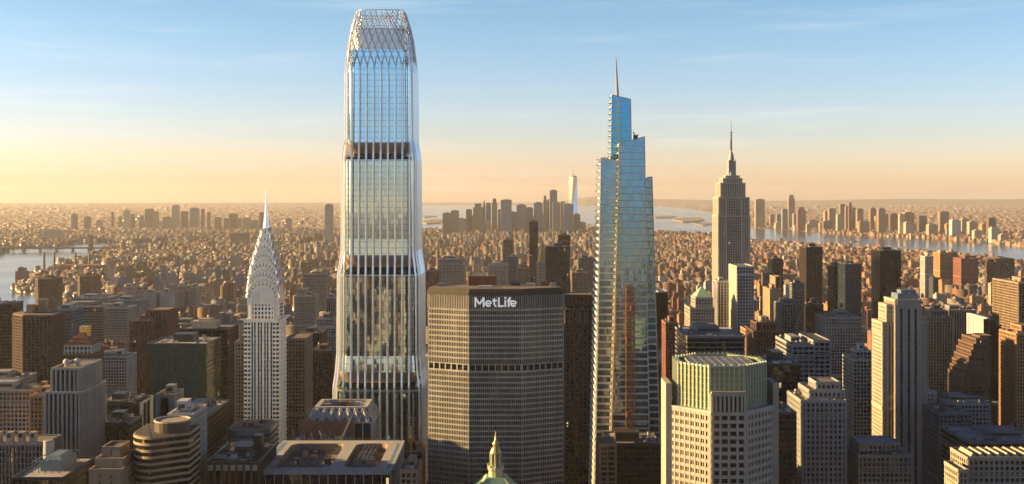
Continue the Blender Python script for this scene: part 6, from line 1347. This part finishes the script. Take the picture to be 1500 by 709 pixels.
# ---------------------------------------------------------------- the rest of the city: low roofs nobody could count
def city_mass():
    r = np.random.default_rng(3); xs0, xs1, ys0, ys1, hs, cs = [], [], [], [], [], []
    pal = np.array([(.30, .20, .13), (.36, .27, .18), (.22, .12, .08), (.27, .11, .07), (.40, .34, .26), (.25, .25, .25), (.18, .12, .09), (.45, .42, .38), (.34, .21, .12)])
    palw = np.array([(.46, .20, .09), (.55, .30, .13), (.38, .14, .07), (.56, .42, .25), (.32, .13, .08), (.48, .25, .13), (.60, .50, .36), (.42, .19, .11), (.26, .17, .11)])  # warm wall colours, brightened to paint in golden sun on the right
    def add(x0, x1, y0, y1, h, c): xs0.append(x0); xs1.append(x1); ys0.append(y0); ys1.append(y1); hs.append(h); cs.append(c)
    for bi in range(-34, 36):
        for bj in range(0, 118):
            X0 = bi * 190 + 12; Y0 = 330 + bj * 76 + 8; Yc = Y0 + 30
            if abs(X0 + 83) > .47 * Yc + 900: continue
            east = X0 + 190 < -.45 * Yc - 20
            if Yc > 2000 and r.random() < .022: continue          # a square or park
            hb = math.exp(r.normal(0, .3)); cb = pal[r.integers(len(pal))]; uni = r.random() < .6; p = 0
            while p < 166:
                wd = r.uniform(12, 34); wd = min(wd, 166 - p)
                if wd < 7: break
                for row in (0, 1):
                    y0 = Y0 + row * 30.5; dd = 29 * r.uniform(.8, 1)
                    fld = .5 + .5 * math.sin(X0 * .0021 + 1.3) * math.sin(Yc * .0017 + .4) + .35 * math.sin(X0 * .0049 - Yc * .0037)
                    med = 42 if Yc < 1800 else 20 + 14 * fld if Yc < 3200 else 14 + 9 * fld if Yc < 6500 else 15 + 12 * fld
                    h = med * (hb * math.exp(r.normal(0, .12)) if uni and Yc > 1800 else math.exp(r.normal(0, .42 if Yc < 2500 else .3))); 
                    tall = r.random() < .075
                    if tall: h *= r.uniform(1.6, 3.2)
                    if east and Yc < 2600: h = min(55 * math.exp(r.normal(.25, .45)), 110 if Yc < 1000 else 165)
                    elif Yc < 1100: h = min(h, max(12, PZ(735, y0)))
                    elif Yc < 1500: h = min(h, PZ(690, y0) if PZ(690, y0) > 20 else 30, 60)
                    elif Yc < 2500: h = min(h, 75)
                    else: h = min(h, 68 if Yc < 5000 else 50)
                    if Yc > 3400 and (X0 > .1 * Yc or X0 < -.2 * Yc): h = min(h, 26 if not tall else 36)
                    if r.random() < .03: continue
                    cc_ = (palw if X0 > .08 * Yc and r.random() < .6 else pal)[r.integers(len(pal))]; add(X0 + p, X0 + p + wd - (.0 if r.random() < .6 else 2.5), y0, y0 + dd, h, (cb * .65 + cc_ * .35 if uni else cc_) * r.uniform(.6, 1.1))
                p += wd
    n1 = len(hs)
    # behind the viewpoint: the part of town that the glass fronts mirror
    for _ in range(900):
        X = r.uniform(-1500, 1500); Y = r.uniform(-3000, 250)
        if math.hypot(X, Y) < 260: continue
        h = min(30 * math.exp(r.normal(0.4, .6)), 190); w_ = r.uniform(20, 50); add(X, X + w_, Y, Y + r.uniform(18, 34), h, pal[r.integers(len(pal))] * r.uniform(.7, 1.2))
    for _ in range(330):
        X = r.uniform(-650, 650); Y = r.uniform(-1000, 330)
        w_ = r.uniform(24, 52); hh_ = r.uniform(90, 205); hh_ = min(hh_, PZ(860, Y + 45)) if Y > -40 else hh_; add(X, X + w_, Y, Y + r.uniform(22, 40), max(30, hh_), pal[r.integers(len(pal))] * r.uniform(.4, 1.1))
    # beyond the rivers, thinning with distance
    m = 0
    while m < 15000:
        py = 299.5 + 55 * r.random() ** 1.5; Y = GY(py)
        if Y < 8700: continue
        px = r.uniform(-60, 1560); X = PX(px, Y); s = Y / 9000; big = r.random() < .02
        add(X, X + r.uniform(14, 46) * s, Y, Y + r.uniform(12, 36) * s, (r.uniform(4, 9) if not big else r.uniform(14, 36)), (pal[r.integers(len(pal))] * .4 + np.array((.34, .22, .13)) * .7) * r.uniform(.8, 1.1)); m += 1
    A = np.array([xs0, xs1, ys0, ys1, hs]).T; Cc = np.array(cs)
    K = np.array(KEEP); ok = np.ones(len(A), bool)
    for k in K: ok &= ~((A[:, 0] < k[1]) & (A[:, 1] > k[0]) & (A[:, 2] < k[3]) & (A[:, 3] > k[2]))
    for P in WPOLY:
        for (gx, gy) in ((0, 2), (1, 2), (0, 3), (1, 3)):
            x, y = A[:, gx], A[:, gy]; c = np.zeros(len(A), bool); n = len(P)
            for i in range(n):
                (xa, ya), (xb, yb) = P[i], P[(i + 1) % n]
                if ya == yb: continue
                c ^= ((ya > y) != (yb > y)) & (x < (xb - xa) * (y - ya) / (yb - ya) + xa)
            ok &= ~c
    A, Cc = A[ok], Cc[ok]
    # rooftop huts on a share of them
    hut = (r.random(len(A)) < .6) & (A[:, 2] < 8000); H = A[hut]; dx, dy = H[:, 1] - H[:, 0], H[:, 3] - H[:, 2]; fx, fy = r.uniform(.1, .5, len(H)), r.uniform(.1, .5, len(H))
    B = np.stack([H[:, 0] + dx * fx, H[:, 0] + dx * (fx + .32), H[:, 2] + dy * fy, H[:, 2] + dy * (fy + .32), H[:, 4] + r.uniform(2.5, 5.5, len(H))], 1); zb = H[:, 4]
    A2 = np.concatenate([A, B]); Z0 = np.concatenate([np.zeros(len(A)), zb]); Cc = np.concatenate([Cc, Cc[hut]]); n = len(A2)
    V = np.zeros((n, 8, 3)); 
    for k, (ix, iy) in enumerate(((0, 2), (1, 2), (1, 3), (0, 3))):
        V[:, k, 0] = A2[:, ix]; V[:, k, 1] = A2[:, iy]; V[:, k, 2] = Z0; V[:, k + 4] = V[:, k]; V[:, k + 4, 2] = A2[:, 4]
    fq = np.array([(0, 1, 5, 4), (1, 2, 6, 5), (2, 3, 7, 6), (3, 0, 4, 7), (4, 5, 6, 7)]); Fc = (np.arange(n)[:, None, None] * 8 + fq).reshape(-1, 4)
    me = bpy.data.meshes.new('city_blocks'); me.vertices.add(n * 8); me.vertices.foreach_set('co', V.ravel()); me.loops.add(Fc.size); me.loops.foreach_set('vertex_index', Fc.ravel().astype(np.int32))
    me.polygons.add(len(Fc)); me.polygons.foreach_set('loop_start', np.arange(len(Fc), dtype=np.int32) * 4); me.polygons.foreach_set('loop_total', np.full(len(Fc), 4, np.int32))
    mi = np.zeros(len(Fc), np.int32); mi[4::5] = 1; me.polygons.foreach_set('material_index', mi)
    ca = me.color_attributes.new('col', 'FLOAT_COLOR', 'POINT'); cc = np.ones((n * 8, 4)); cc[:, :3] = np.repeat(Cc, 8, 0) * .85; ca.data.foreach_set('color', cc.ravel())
    me.update(); me.validate()
    me.materials.append(facade('city_block_wall', None, (.025, .03, .034), 3.1, 3.4, .48, .48, attr=True))
    m_, nt, b = newmat('city_block_roof'); g = N(nt, 'ShaderNodeNewGeometry'); rp = N(nt, 'ShaderNodeValToRGB'); nt.links.new(g.outputs['Random Per Island'], rp.inputs[0])
    rp.color_ramp.elements[0].color = (.07, .062, .054, 1); rp.color_ramp.elements[1].color = (.25, .22, .19, 1); nt.links.new(weathered(nt, rp.outputs[0], .3, 0), b.inputs['Base Color']); b.inputs['Roughness'].default_value = .95; me.materials.append(m_)
    o = bpy.data.objects.new('city_blocks', me); C.collection.objects.link(o); struct(o, 'stuff'); print('city blocks', n)
city_mass()

# ---------------------------------------------------------------- the morning haze
mb = MB(); mb.box(-42000, 42000, -42000, 42000, -1, 520); me_ = mb
m, nt, b = newmat('morning_haze'); nt.nodes.remove(b); pv = N(nt, 'ShaderNodeVolumePrincipled'); nt.links.new(pv.outputs[0], nt.nodes['Material Output'].inputs['Volume'])
pv.inputs['Color'].default_value = (1.0, .97, .93, 1); pv.inputs['Density'].default_value = HAZE; pv.inputs['Anisotropy'].default_value = .22
hz = bpy.data.meshes.new('haze'); hz.from_pydata(mb.v, [], mb.f + [(3, 2, 1, 0)]); hz.materials.append(m)
o = bpy.data.objects.new('haze', hz); C.collection.objects.link(o); struct(o, 'stuff')
for o in C.objects:
    if '_w' in o: del o['_w']
